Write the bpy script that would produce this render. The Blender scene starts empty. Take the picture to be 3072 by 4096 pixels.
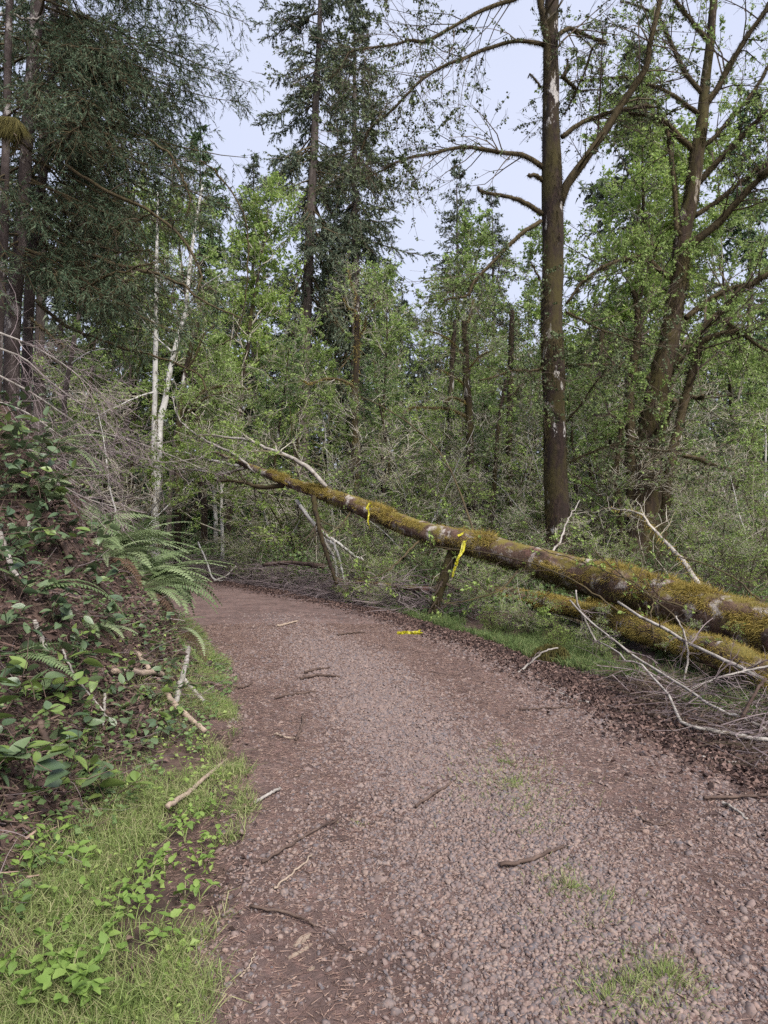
import bpy, math
import numpy as np
from mathutils import Vector
PI = math.pi
# ------------------------------------------------------------------ camera, sky, sun, exposure
SC = bpy.context.scene
CAMH, F, CX, CY, HOR = 1.6, 722.0, 384.0, 512.0, 520.0
PITCH = math.atan((HOR - CY) / F)
cam_d = bpy.data.cameras.new('camera'); cam = bpy.data.objects.new('camera', cam_d)
SC.collection.objects.link(cam); SC.camera = cam
cam_d.sensor_fit = 'VERTICAL'; cam_d.sensor_height = 36.0; cam_d.lens = 36.0 * F / 1024.0
cam_d.clip_start = 0.05; cam_d.clip_end = 2000
cam.location = (0, 0, CAMH); cam.rotation_euler = (PI / 2 + PITCH, 0, 0)
SUN_EL, SUN_AZ = math.radians(48), math.radians(150)      # azimuth clockwise from +Y (view direction)
W = bpy.data.worlds.new('World'); SC.world = W; W.use_nodes = True
nt = W.node_tree; bg = nt.nodes['Background']
sky = nt.nodes.new('ShaderNodeTexSky'); sky.sky_type = 'NISHITA'; sky.sun_disc = False
sky.sun_elevation = SUN_EL; sky.sun_rotation = SUN_AZ; sky.air_density = 1.0; sky.dust_density = 4.0
ov = nt.nodes.new('ShaderNodeMix'); ov.data_type = 'RGBA'; ov.inputs[0].default_value = 0.86   # even overcast layer over the clear sky
nz = nt.nodes.new('ShaderNodeTexNoise'); nz.inputs['Scale'].default_value = 1.3; nz.inputs['Detail'].default_value = 3
rp = nt.nodes.new('ShaderNodeValToRGB')
rp.color_ramp.elements[0].color = (2.7, 3.0, 4.05, 1); rp.color_ramp.elements[0].position = 0.3
rp.color_ramp.elements[1].color = (3.5, 3.7, 4.5, 1); rp.color_ramp.elements[1].position = 0.7
nt.links.new(nz.outputs['Fac'], rp.inputs[0])
nt.links.new(sky.outputs[0], ov.inputs[6]); nt.links.new(rp.outputs[0], ov.inputs[7])
nt.links.new(ov.outputs[2], bg.inputs[0]); bg.inputs[1].default_value = 0.05
sd = bpy.data.lights.new('sun', 'SUN'); sd.energy = 1.5; sd.angle = math.radians(32); sd.color = (1.0, 0.95, 0.88)
sun = bpy.data.objects.new('sun', sd); SC.collection.objects.link(sun)
sdir = Vector((math.sin(SUN_AZ) * math.cos(SUN_EL), math.cos(SUN_AZ) * math.cos(SUN_EL), math.sin(SUN_EL)))
sun.rotation_euler = sdir.to_track_quat('Z', 'Y').to_euler(); sun.location = (0, 0, 60)
vs = SC.view_settings; vs.view_transform = 'Standard'; vs.look = 'None'; vs.gamma = 1.0; vs.use_curve_mapping = False
vs.exposure = 2.25
cy = SC.cycles; cy.max_bounces = 5; cy.diffuse_bounces = 4; cy.glossy_bounces = 2; cy.transmission_bounces = 3
cy.use_adaptive_sampling = True; cy.adaptive_threshold = .02; cy.use_denoising = False

# ------------------------------------------------------------------ numeric helpers
R0 = np.random.default_rng(7)
_tab = np.random.default_rng(99).random((256, 256))
def vnoise(x, y):
    x = np.asarray(x, float); y = np.asarray(y, float)
    xi = np.floor(x).astype(int); yi = np.floor(y).astype(int)
    fx = x - xi; fy = y - yi; fx = fx * fx * (3 - 2 * fx); fy = fy * fy * (3 - 2 * fy)
    a = _tab[xi & 255, yi & 255]; b = _tab[(xi + 1) & 255, yi & 255]
    c = _tab[xi & 255, (yi + 1) & 255]; d = _tab[(xi + 1) & 255, (yi + 1) & 255]
    return (a * (1 - fx) + b * fx) * (1 - fy) + (c * (1 - fx) + d * fx) * fy - 0.5
def fbm(x, y, o=4):
    s = 0; a = 1.0
    for k in range(o):
        s = s + a * vnoise(x * 2 ** k + 17.3 * k, y * 2 ** k + 5.1 * k); a *= 0.5
    return s
def unit(v): return v / (np.linalg.norm(v, axis=-1, keepdims=True) + 1e-9)
def P(px, py, D):                                     # a point at depth D metres seen at picture position px, py
    dx = (px - CX) / F; dz = (CY - py) / F
    c, s = math.cos(PITCH), math.sin(PITCH)
    y = c - s * dz; z = s + c * dz
    k = D / y
    return np.array([dx * k, D, CAMH + z * k])
def smooth(pts, n=24):                                # Catmull-Rom through points (any columns)
    p = np.asarray(pts, float)
    if len(p) == 2: return p[0] + (p[1] - p[0]) * np.linspace(0, 1, n)[:, None]
    q = np.vstack([2 * p[0] - p[1], p, 2 * p[-1] - p[-2]])
    u = np.linspace(0, len(p) - 1 - 1e-6, n); i = u.astype(int); t = (u - i)[:, None]
    a, b, c, d = q[i], q[i + 1], q[i + 2], q[i + 3]
    return 0.5 * (2 * b + (c - a) * t + (2 * a - 5 * b + 4 * c - d) * t ** 2 + (3 * b - a - 3 * c + d) * t ** 3)

# ------------------------------------------------------------------ terrain
LE = np.array([(-6, -.55), (0, -.55), (2.3, -.6), (3.9, -.75), (5.5, -1.15), (7.9, -1.76), (9.4, -2.4), (12, -3.25), (15, -4.7), (19.6, -8), (23, -12), (30, -21)])
RE = np.array([(-6, 2.6), (0, 2.5), (2.3, 2.35), (4.1, 2.2), (5.35, 1.9), (7.2, 1.72), (9.7, 1.06), (12.7, -.25), (15, -1.83), (19.6, -4.9), (24, -9.4), (30, -16)])
FE = np.array([(-6, -1.9), (0, -1.85), (3, -1.7), (5, -1.55), (7, -1.7), (9.4, -2.6), (12, -3.55), (15, -5.4), (18, -8.6), (22, -13), (30, -23)])
def ledge(y): return np.interp(y, LE[:, 0], LE[:, 1])
def redge(y): return np.interp(y, RE[:, 0], RE[:, 1])
def foot(y): return np.interp(y, FE[:, 0], FE[:, 1])
def g(x, y):
    x = np.asarray(x, float); y = np.asarray(y, float)
    fp = (foot(y + .3) - foot(y - .3)) / .6
    d = (foot(y) - x) / np.sqrt(1 + fp ** 2) + .35 * vnoise(x * .9 + 40, y * .9)
    dd = .14 * np.log1p(np.exp(np.clip(d / .14, -40, 40)))
    h = 1.3 * np.minimum(dd, 2.7) + .5 * np.clip(dd - 2.7, 0, 25)
    k = np.clip(dd, 0, 1)
    h = h + k * (.30 * fbm(x * 1.3, y * 1.3 + 9, 4) + .08 * fbm(x * 7, y * 7, 2))
    r = x - redge(y)
    rr = np.clip(r, 0, None)
    h = h + np.clip(rr - 2.5, 0, 14) * .035 + np.clip(rr, 0, 1) * (.14 * fbm(x * .8, y * .8, 4)) - .10 * np.exp(-((rr - 1.2) / .8) ** 2) * (rr > 0)
    h = h + np.clip(y - 34, 0, 120) * .05 + .015 * fbm(x * 3, y * 3, 3)
    onr = np.clip(np.minimum(x - ledge(y), redge(y) - x) / .5, 0, 1)
    mid = (ledge(y) + redge(y)) / 2
    h = h + onr * (.03 * np.exp(-((x - mid) / .45) ** 2) + .02 * fbm(x * 1.1, y * 1.1, 3))
    return h
def hit(px, py, dmax=60):                             # where the line of sight through px, py meets the ground
    ds = np.linspace(1.2, dmax, 2600)
    a = P(px, py, 1.0) - np.array([0, 0, CAMH])
    X = a[0] * ds; Z = CAMH + a[2] * ds
    below = np.nonzero(Z < g(X, ds))[0]
    i = below[0] if len(below) else len(ds) - 1
    return np.array([X[i], ds[i], float(g(X[i], ds[i]))])

# ------------------------------------------------------------------ mesh helpers
COL = SC.collection
class M:                                              # collects triangles / quads of one mesh
    def __init__(s): s.v = []; s.q = []; s.t = []; s.n = 0
    def add(s, v, q=None, t=None):
        v = np.asarray(v, np.float32).reshape(-1, 3)
        if q is not None and len(q): s.q.append(np.asarray(q, np.int64).reshape(-1, 4) + s.n)
        if t is not None and len(t): s.t.append(np.asarray(t, np.int64).reshape(-1, 3) + s.n)
        s.v.append(v); s.n += len(v); return s
    def mesh(s, name, mat, smooth_=False, off=None):
        me = bpy.data.meshes.new(name)
        v = np.concatenate(s.v) if s.v else np.zeros((0, 3), np.float32)
        if off is not None: v = v - np.asarray(off, np.float32)
        q = np.concatenate(s.q) if s.q else np.zeros((0, 4), np.int64)
        t = np.concatenate(s.t) if s.t else np.zeros((0, 3), np.int64)
        me.vertices.add(len(v)); me.vertices.foreach_set('co', v.astype(np.float32).ravel())
        nl = len(q) * 4 + len(t) * 3
        me.loops.add(nl); me.loops.foreach_set('vertex_index', np.concatenate([q.ravel(), t.ravel()]).astype(np.int32))
        me.polygons.add(len(q) + len(t))
        st = np.concatenate([np.arange(len(q)) * 4, len(q) * 4 + np.arange(len(t)) * 3])
        me.polygons.foreach_set('loop_start', st.astype(np.int32))
        me.polygons.foreach_set('use_smooth', np.full(len(st), bool(smooth_)))
        me.materials.append(mat); me.update(calc_edges=True)
        return me
def tubes(m, Pts, Rad, k=3, rough=0, rng=R0, cap=True):
    Pts = np.asarray(Pts, float); Rad = np.asarray(Rad, float)
    if Pts.ndim == 2: Pts = Pts[None]; Rad = Rad[None]
    N, n = Pts.shape[:2]
    if N == 0: return m
    T = unit(np.gradient(Pts, axis=1))
    ref = np.zeros((N, 1, 3)); mt = np.abs(T.mean(1))
    ref[np.arange(N), 0, np.argmin(mt, 1)] = 1
    U = unit(np.cross(T, np.broadcast_to(ref, T.shape))); V = np.cross(T, U)
    a = np.arange(k) * 2 * PI / k
    rr = Rad[:, :, None] * np.ones(k)
    if rough:
        ph = rng.random((N, 1, 1)) * 50
        s = np.arange(n)[None, :, None] * .35 + ph
        rr = rr * (1 + rough * (vnoise(s + np.cos(a) * 1.3, np.sin(a) * 1.3 + ph) + .7 * vnoise(s * 3 + np.cos(a) * 3, np.sin(a) * 3 + ph)) * 2)
    Vt = Pts[:, :, None] + rr[..., None] * (np.cos(a)[:, None] * U[:, :, None] + np.sin(a)[:, None] * V[:, :, None])
    idx = np.arange(N * n * k).reshape(N, n, k)
    A = idx[:, :-1]; B = idx[:, 1:]
    q = np.stack([A, np.roll(A, -1, 2), np.roll(B, -1, 2), B], -1).reshape(-1, 4)
    m.add(Vt.reshape(-1, 3), q)
    if cap and k >= 6:
        b = m.n - N * n * k
        for e, rev in ((0, 1), (n - 1, 0)):
            ring = idx[:, e]
            c = Pts[:, e]; m.add(c)
            ci = m.n - N - b + np.arange(N)
            tr = np.stack([np.broadcast_to(ci[:, None], ring.shape), ring if not rev else np.roll(ring, -1, 1), np.roll(ring, -1, 1) if not rev else ring], -1).reshape(-1, 3)
            m.t.append(tr + b)
    return m
def leaves(m, Pos, Dir, Nrm, L, Wd, fold=.15, blunt=.45):       # folded four-cornered blades
    Dir = unit(Dir); S = unit(np.cross(Dir, Nrm)); Nn = np.cross(S, Dir)
    L = np.asarray(L)[:, None]; Wd = np.asarray(Wd)[:, None]
    a = Pos; b = Pos + Dir * L * blunt + S * Wd / 2 + Nn * Wd * fold
    c = Pos + Dir * L; d = Pos + Dir * L * blunt - S * Wd / 2 + Nn * Wd * fold
    n = len(Pos); v = np.stack([a, b, c, d], 1).reshape(-1, 3)
    i = np.arange(n)[:, None] * 4
    t = np.concatenate([i + [0, 1, 2], i + [0, 2, 3]], 1).reshape(-1, 3)
    return m.add(v, None, t)
def blades(m, Pos, Dir, L, Wd, bend, rng):                       # grass / moss: two-segment tapering blades
    n = len(Pos); Dir = unit(Dir); S = unit(np.cross(Dir, rng.normal(size=(n, 3))))
    L = np.asarray(L)[:, None]; Wd = np.asarray(Wd)[:, None]
    mid = Pos + Dir * L * .55; tip = Pos + unit(Dir + bend) * L
    v = np.stack([Pos - S * Wd / 2, Pos + S * Wd / 2, mid + S * Wd * .4, mid - S * Wd * .4, tip], 1).reshape(-1, 3)
    i = np.arange(n)[:, None] * 5
    return m.add(v, i + [0, 1, 2, 3], i + [3, 2, 4])
def spikes(m, Pos, Dir, L, Wd, bend, rng):
    n = len(Pos); S = unit(np.cross(unit(Dir), rng.normal(size=(n, 3)))); L = np.asarray(L)[:, None]; Wd = np.asarray(Wd)[:, None]
    v = np.stack([Pos - S * Wd / 2, Pos + S * Wd / 2, Pos + unit(unit(Dir) + bend * .6) * L], 1).reshape(-1, 3)
    return m.add(v, None, np.arange(n)[:, None] * 3 + [0, 1, 2])
def sprout(Pp, Rp, mper, t0, t1, ang, L, n, rng, up=0, wig=.15, rs=.5, tip=.25, flat=0, lt=.45):
    N, k = Pp.shape[:2]
    t = rng.uniform(t0, t1, (N, mper)); u = t * (k - 1 - 1e-6); i = u.astype(int); f = (u - i)[..., None]
    ar = np.arange(N)[:, None]
    p = Pp[ar, i] * (1 - f) + Pp[ar, i + 1] * f; tn = unit(Pp[ar, i + 1] - Pp[ar, i])
    r = (Rp[ar, i] * (1 - f[..., 0]) + Rp[ar, i + 1] * f[..., 0]) * rs
    pr = rng.normal(size=(N, mper, 3)); pr[..., 2] *= (1 - flat)
    pr = unit(pr - (pr * tn).sum(-1, keepdims=True) * tn)
    a = (ang + rng.normal(size=(N, mper)) * .22)[..., None]
    d = np.cos(a) * tn + np.sin(a) * pr
    Lp = np.broadcast_to(np.asarray(L, float).reshape(-1, 1) if np.ndim(L) else L, (N, mper))
    Ln = Lp * (1 - lt * t) * rng.uniform(.6, 1.25, (N, mper))
    out = np.zeros((N, mper, n, 3)); out[:, :, 0] = p
    for j in range(1, n):
        d = unit(d + wig * rng.normal(size=d.shape) + np.array([0, 0, up / n]))
        p = p + d * (Ln / (n - 1))[..., None]; out[:, :, j] = p
    R = np.maximum(r, .0012)[..., None] * np.linspace(1, tip, n)
    return out.reshape(-1, n, 3), R.reshape(-1, n)
def on_curves(Pp, n, rng, t0=.15, t1=1, vary=0):
    N, k = Pp.shape[:2]; w = np.linalg.norm(np.diff(Pp, axis=1), axis=2).sum(1); w = w * np.exp(vary * rng.normal(size=N)); w = w / w.sum()
    c = rng.choice(N, n, p=w); u = rng.uniform(t0, t1, n) * (k - 1 - 1e-6); i = u.astype(int); f = (u - i)[:, None]
    return Pp[c, i] * (1 - f) + Pp[c, i + 1] * f, unit(Pp[c, i + 1] - Pp[c, i])
def leaf_cloud(m, Pp, n, size, rng, wr=.7, down=.3, up_n=1.0, t0=.2):
    p, t = on_curves(Pp, n // 4 + 1, rng, t0, vary=.7); p = np.repeat(p, 4, 0)[:n]; t = np.repeat(t, 4, 0)[:n]; p = p + rng.normal(size=p.shape) * size * .35
    d = unit(t * .6 + rng.normal(size=(n, 3)) * .8 - np.array([0, 0, down]))
    nr = rng.normal(size=(n, 3)) + np.array([0, 0, up_n])
    L = size * rng.uniform(.55, 1.25, n)
    return leaves(m, p, d, nr, L, L * wr)
def fur(m, Pc, Rc, n, rng, length=.04, w=.006, ang=(0, 2 * PI), droop=.5, t=(0, 1), patch=None):
    """moss tufts standing on a limb given by centre line and radii; ang measured from straight up"""
    k = len(Pc); u = rng.uniform(t[0], t[1], n) * (k - 1 - 1e-6); i = u.astype(int); f = (u - i)[:, None]
    c = Pc[i] * (1 - f) + Pc[i + 1] * f; T = unit(Pc[i + 1] - Pc[i]); r = Rc[i] * (1 - f[:, 0]) + Rc[i + 1] * f[:, 0]
    upv = np.array([0, 0, 1.0]) - T * T[:, 2:3]; bad = np.linalg.norm(upv, axis=1) < .3
    upv[bad] = np.cross(T[bad], [0, 1, 0]); upv = unit(upv); sd_ = np.cross(T, upv)
    a = rng.uniform(ang[0], ang[1], n)
    nr = np.cos(a)[:, None] * upv + np.sin(a)[:, None] * sd_
    s = np.cumsum(np.r_[0, np.linalg.norm(np.diff(Pc, axis=0), axis=1)]); ss = s[i] * (1 - f[:, 0]) + s[i + 1] * f[:, 0]
    if patch is not None:
        keep = fbm(ss * patch[0] + 3.3, a * patch[1] + 7.7, 3) > patch[2]
        c, nr, r, T = c[keep], nr[keep], r[keep], T[keep]; n = len(c); ss = ss[keep]; a = a[keep]
    lump = .6 + 1.6 * np.clip(fbm(ss * 3.1, a * 1.7, 3) + .35, 0, 1)
    p = c + nr * (r * .96)[:, None]
    d = unit(nr + .55 * rng.normal(size=(n, 3)) - np.array([0, 0, droop * .4]))
    return spikes(m, p, d, length * lump * rng.uniform(.5, 1.3, n), np.full(n, w * 1.15), np.array([0, 0, -droop]), rng)

# ------------------------------------------------------------------ object helpers
def mk(name, m, mat, parent=None, smooth_=False, kind=None, off=None, label=None):
    if off is None and parent is not None: off = np.array(parent.location)
    me = m if isinstance(m, bpy.types.Mesh) else m.mesh(name, mat, smooth_, off)
    o = bpy.data.objects.new(name, me); COL.objects.link(o)
    if parent is not None: o.parent = parent
    if kind: o['kind'] = kind
    if label: o['label'] = label
    return o
def thing(name, label, cat, loc=(0, 0, 0), rz=0, sc=1, group=None):
    o = bpy.data.objects.new(name, None); COL.objects.link(o); o.empty_display_size = .1
    o.location = [float(c) for c in loc]; o.rotation_euler = (0, 0, rz); o.scale = (sc, sc, sc)
    o['label'] = label; o['category'] = cat
    if group: o['group'] = group
    return o
def dup(root, loc, rz, sc, label=None):
    r = root.copy(); COL.objects.link(r); r.location = [float(c) for c in loc]; r.rotation_euler = (0, 0, rz)
    r.scale = (sc, sc, sc) if np.ndim(sc) == 0 else sc
    if label: r['label'] = label
    for ch in list(root.children):
        c = ch.copy(); COL.objects.link(c); c.parent = r
    return r
ORD = 'first second third fourth fifth sixth seventh eighth ninth tenth eleventh twelfth thirteenth fourteenth fifteenth sixteenth seventeenth eighteenth nineteenth twentieth'.split()
def ordinals(objs, phrase, end='from the left'):
    objs = sorted(objs, key=lambda o: o.location.x / max(o.location.y, .5))
    for i, o in enumerate(objs):
        o['label'] = phrase + ', ' + (ORD[i] + ' ' if i else 'first ') + end
# ------------------------------------------------------------------ materials
def s(r, gg, b):
    f = lambda c: (c / 12.92 if c <= .04045 else ((c + .055) / 1.055) ** 2.4)
    return (f(r / 255), f(gg / 255), f(b / 255), 1)
def mat(name, cols, src='noise', scale=4.0, detail=6, stretch=(1, 1, 1), rough=.8, spec=.3, trans=0, patch=None, patch2=None, moss=None, bump=0, bscale=30, world=False, contrast=1.0):
    m = bpy.data.materials.new(name); m.use_nodes = True; t = m.node_tree; N = t.nodes; Lk = t.links.new
    b = N['Principled BSDF']; b.inputs['Roughness'].default_value = rough; b.inputs['Specular IOR Level'].default_value = spec
    geo = N.new('ShaderNodeNewGeometry'); tc = N.new('ShaderNodeTexCoord')
    co = geo.outputs['Position'] if world else tc.outputs['Object']
    mp = N.new('ShaderNodeMapping'); mp.inputs['Scale'].default_value = stretch; Lk(co, mp.inputs[0])
    def noise(sc, de=5, rg=.6):
        n = N.new('ShaderNodeTexNoise'); n.inputs['Scale'].default_value = sc; n.inputs['Detail'].default_value = de
        n.inputs['Roughness'].default_value = rg; Lk(mp.outputs[0], n.inputs['Vector']); return n.outputs['Fac']
    def rng_(x, a, bb):
        r = N.new('ShaderNodeMapRange'); r.inputs[1].default_value = a; r.inputs[2].default_value = bb; r.clamp = True
        Lk(x, r.inputs[0]); return r.outputs[0]
    if src == 'island':
        mx = N.new('ShaderNodeMix'); mx.inputs[0].default_value = .3
        Lk(geo.outputs['Random Per Island'], mx.inputs[2]); Lk(rng_(noise(scale, 3), .3, .7), mx.inputs[3]); fac = mx.outputs[0]
    elif src == 'object':
        oi = N.new('ShaderNodeObjectInfo'); mx = N.new('ShaderNodeMix'); mx.inputs[0].default_value = .3
        Lk(oi.outputs['Random'], mx.inputs[2]); Lk(rng_(noise(scale, 4), .3, .7), mx.inputs[3]); fac = mx.outputs[0]
    else: fac = rng_(noise(scale, detail), .5 - .22 / contrast, .5 + .22 / contrast)
    cr = N.new('ShaderNodeValToRGB'); e = cr.color_ramp.elements
    while len(e) < len(cols): e.new(.5)
    for i, c in enumerate(cols): e[i].position = i / max(1, len(cols) - 1); e[i].color = c
    Lk(fac, cr.inputs[0]); c = cr.outputs[0]
    def over(c, colr, f):
        mx = N.new('ShaderNodeMix'); mx.data_type = 'RGBA'; Lk(f, mx.inputs[0]); Lk(c, mx.inputs[6]); mx.inputs[7].default_value = colr
        return mx.outputs[2]
    for pt in (patch, patch2):
        if pt: c = over(c, pt[0], rng_(noise(pt[1], 6, .65), pt[2], pt[3]))
    if moss:                                          # moss grows where the surface faces up and in patches
        sx = N.new('ShaderNodeSeparateXYZ'); Lk(geo.outputs['Normal'], sx.inputs[0])
        ad = N.new('ShaderNodeMath'); ad.operation = 'MULTIPLY_ADD'; Lk(sx.outputs[2], ad.inputs[0]); ad.inputs[1].default_value = moss[2]
        Lk(noise(moss[1], 6, .65), ad.inputs[2]); c = over(c, moss[0], rng_(ad.outputs[0], moss[3], moss[3] + .12))
    Lk(c, b.inputs['Base Color'])
    if bump:
        bp = N.new('ShaderNodeBump'); bp.inputs['Strength'].default_value = bump; bp.inputs['Distance'].default_value = .02
        Lk(noise(bscale, 6, .7), bp.inputs['Height']); Lk(bp.outputs[0], b.inputs['Normal'])
    if trans:
        tr = N.new('ShaderNodeBsdfTranslucent'); Lk(c, tr.inputs[0]); ms = N.new('ShaderNodeMixShader'); ms.inputs[0].default_value = trans
        Lk(b.outputs[0], ms.inputs[1]); Lk(tr.outputs[0], ms.inputs[2]); Lk(ms.outputs[0], N['Material Output'].inputs[0])
    return m
MOSSC = s(112, 96, 40)
MT = dict(
    ground=mat('forest_floor', [s(38, 30, 27), s(63, 50, 45), s(88, 71, 64), s(52, 41, 37)], scale=6, world=True, rough=.95, bump=.8, bscale=40, patch=(s(66, 70, 38), 1.1, .55, .68)),
    road=mat('road_dirt', [s(66, 53, 50), s(92, 76, 72), s(112, 95, 90)], scale=2.2, world=True, rough=.95, bump=.7, bscale=90, patch=(s(112, 90, 84), 14, .5, .62)),  # brown dirt, toned darker overall to suggest shadow in the gaps between stones
    stone=mat('gravel_stone', [s(66, 57, 56), s(108, 94, 90), s(118, 102, 97), s(90, 83, 84), s(132, 116, 108), s(106, 88, 82), s(80, 79, 84), s(134, 113, 104), s(74, 62, 60)], src='island', scale=60, rough=.85),
    stone1=mat('loose_stone', [s(84, 75, 74), s(122, 106, 100), s(104, 96, 95), s(134, 116, 106), s(122, 100, 93)], src='object', scale=40, rough=.85, bump=.3, bscale=120),
    needle=mat('needle_litter', [s(60, 46, 43), s(104, 83, 76), s(146, 124, 112), s(76, 58, 54), s(122, 98, 88)], src='island', rough=.9),
    litter=mat('dead_leaf', [s(52, 41, 40), s(88, 70, 65), s(126, 104, 96), s(70, 54, 51), s(44, 35, 35), s(104, 84, 78)], src='island', rough=.8, trans=.1),
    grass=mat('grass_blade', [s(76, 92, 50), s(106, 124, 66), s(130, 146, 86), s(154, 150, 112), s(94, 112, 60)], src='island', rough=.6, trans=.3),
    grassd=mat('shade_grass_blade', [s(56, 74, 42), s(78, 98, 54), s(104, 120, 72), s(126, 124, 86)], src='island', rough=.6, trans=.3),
    herb=mat('herb_leaf', [s(84, 108, 52), s(108, 134, 64), s(126, 146, 78)], src='object', scale=30, rough=.55, trans=.3, bump=.2, bscale=60),
    salal=mat('salal_leaf', [s(52, 70, 48), s(76, 94, 68), s(96, 112, 78), s(64, 82, 62)], src='object', scale=30, rough=.34, spec=.55, trans=.15, bump=.15, bscale=60),
    salaln=mat('young_salal_leaf', [s(94, 116, 60), s(122, 140, 76)], src='object', scale=30, rough=.4, spec=.5, trans=.25),
    fern=mat('fern_green', [s(88, 106, 68), s(114, 130, 90), s(140, 152, 116)], src='object', scale=9, rough=.5, spec=.4, trans=.2),
    fernd=mat('dead_fern', [s(66, 50, 40), s(88, 68, 52), s(58, 44, 36)], src='object', scale=9, rough=.8, trans=.15),
    moss=mat('moss', [s(92, 84, 38), s(138, 122, 58), s(170, 150, 86), s(114, 104, 48), s(146, 120, 68)], src='island', scale=3, rough=.9, trans=.2),
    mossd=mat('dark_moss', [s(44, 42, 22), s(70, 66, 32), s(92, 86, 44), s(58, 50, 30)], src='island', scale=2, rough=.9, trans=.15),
    log=mat('fallen_alder_bark', [s(48, 38, 32), s(82, 64, 54), s(106, 86, 74)], scale=5, rough=.9, bump=1, bscale=40, patch=(s(158, 150, 144), 4.5, .52, .60), patch2=(s(112, 82, 74), 3, .56, .66), moss=(s(104, 94, 44), 3.5, .20, .60)),
    alder=mat('mossy_alder_bark', [s(22, 17, 15), s(50, 38, 33), s(36, 28, 24), s(66, 53, 45)], scale=5, stretch=(1, 1, .45), rough=.95, bump=1, bscale=22, contrast=1.3, patch=(s(172, 168, 164), 3.4, .60, .63), patch2=(s(60, 54, 28), 2.0, .46, .60)),
    maple=mat('mossy_maple_bark', [s(28, 22, 18), s(58, 46, 36), s(42, 33, 26), s(74, 60, 47)], scale=5, stretch=(1, 1, .3), rough=.95, bump=1, bscale=22, contrast=1.3, patch=(s(150, 140, 130), 2.6, .58, .62), patch2=(s(66, 60, 30), 2, .44, .58)),
    white=mat('white_alder_bark', [s(124, 122, 118), s(166, 164, 160), s(186, 184, 180)], scale=4, stretch=(1, 1, .5), rough=.85, bump=.5, bscale=30, patch=(s(60, 54, 48), 9, .58, .64), patch2=(s(98, 92, 56), 2.2, .62, .74)),
    fir=mat('conifer_bark', [s(46, 40, 38), s(72, 64, 60), s(98, 90, 86)], scale=9, stretch=(1, 1, .18), rough=.95, bump=1, bscale=30),
    spruce=mat('near_conifer_bark', [s(40, 34, 33), s(68, 59, 57), s(92, 84, 81)], scale=7, stretch=(1, 1, .5), rough=.95, bump=1, bscale=30, patch=(s(146, 140, 136), 6, .57, .63)),
    mosst=mat('trunk_moss', [s(30, 27, 17), s(48, 42, 24), s(63, 56, 30), s(41, 33, 22)], src='island', scale=2, rough=.95, trans=.1),
    limb=mat('mossy_limb', [s(46, 39, 32), s(76, 66, 46), s(62, 55, 34)], scale=6, rough=.95),
    twig=mat('alder_twig', [s(134, 128, 116), s(168, 162, 150), s(104, 98, 80), s(126, 120, 90)], src='island', rough=.8),
    twigd=mat('dark_twig', [s(56, 48, 42), s(82, 70, 60), s(70, 64, 44)], src='island', rough=.85),
    twigp=mat('dead_brush_twig', [s(72, 62, 64), s(100, 88, 90), s(128, 116, 116), s(84, 72, 74)], src='island', rough=.85),
    pale=mat('pale_dead_branch', [s(100, 94, 88), s(142, 136, 130), s(168, 162, 156)], scale=9, rough=.8, bump=.4, bscale=60, patch=(s(84, 74, 60), 8, .58, .66)),
    tan=mat('barkless_stick', [s(112, 96, 84), s(150, 134, 119), s(100, 86, 76)], scale=9, rough=.75, bump=.4, bscale=60),
    brown=mat('brown_stick', [s(50, 40, 36), s(82, 67, 60), s(108, 92, 83)], scale=9, rough=.85, bump=.4, bscale=60),
    leafb=mat('bright_alder_leaf', [s(100, 126, 58), s(130, 154, 78), s(154, 172, 98), s(118, 142, 74)], src='island', scale=.6, rough=.5, trans=.45),
    leafm=mat('alder_leaf', [s(98, 124, 62), s(126, 150, 80), s(150, 168, 102), s(112, 136, 76)], src='island', scale=.6, rough=.5, trans=.42),
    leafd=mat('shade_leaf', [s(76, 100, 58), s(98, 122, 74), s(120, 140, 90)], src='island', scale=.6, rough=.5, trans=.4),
    leafs=mat('silhouette_alder_leaf', [s(60, 72, 44), s(82, 94, 58), s(76, 84, 62)], src='island', scale=.6, rough=.55, trans=.12),  # leaf green darkened and greyed to look backlit against the sky
    fol=mat('fir_needles', [s(56, 70, 56), s(76, 90, 72), s(98, 108, 88), s(104, 102, 84)], src='island', scale=.5, rough=.7, trans=.1),
    folg=mat('spruce_needles', [s(58, 80, 54), s(78, 102, 66), s(98, 116, 80)], src='island', scale=.5, rough=.7, trans=.1),
    foln=mat('near_needles', [s(44, 62, 44), s(62, 82, 58), s(80, 94, 70), s(90, 92, 74)], src='island', scale=1.5, rough=.65, trans=.1),
    tape=mat('yellow_flagging', [s(166, 158, 24), s(184, 178, 40), s(150, 144, 24)], scale=12, rough=.45, spec=.5, trans=.3),
)
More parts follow.
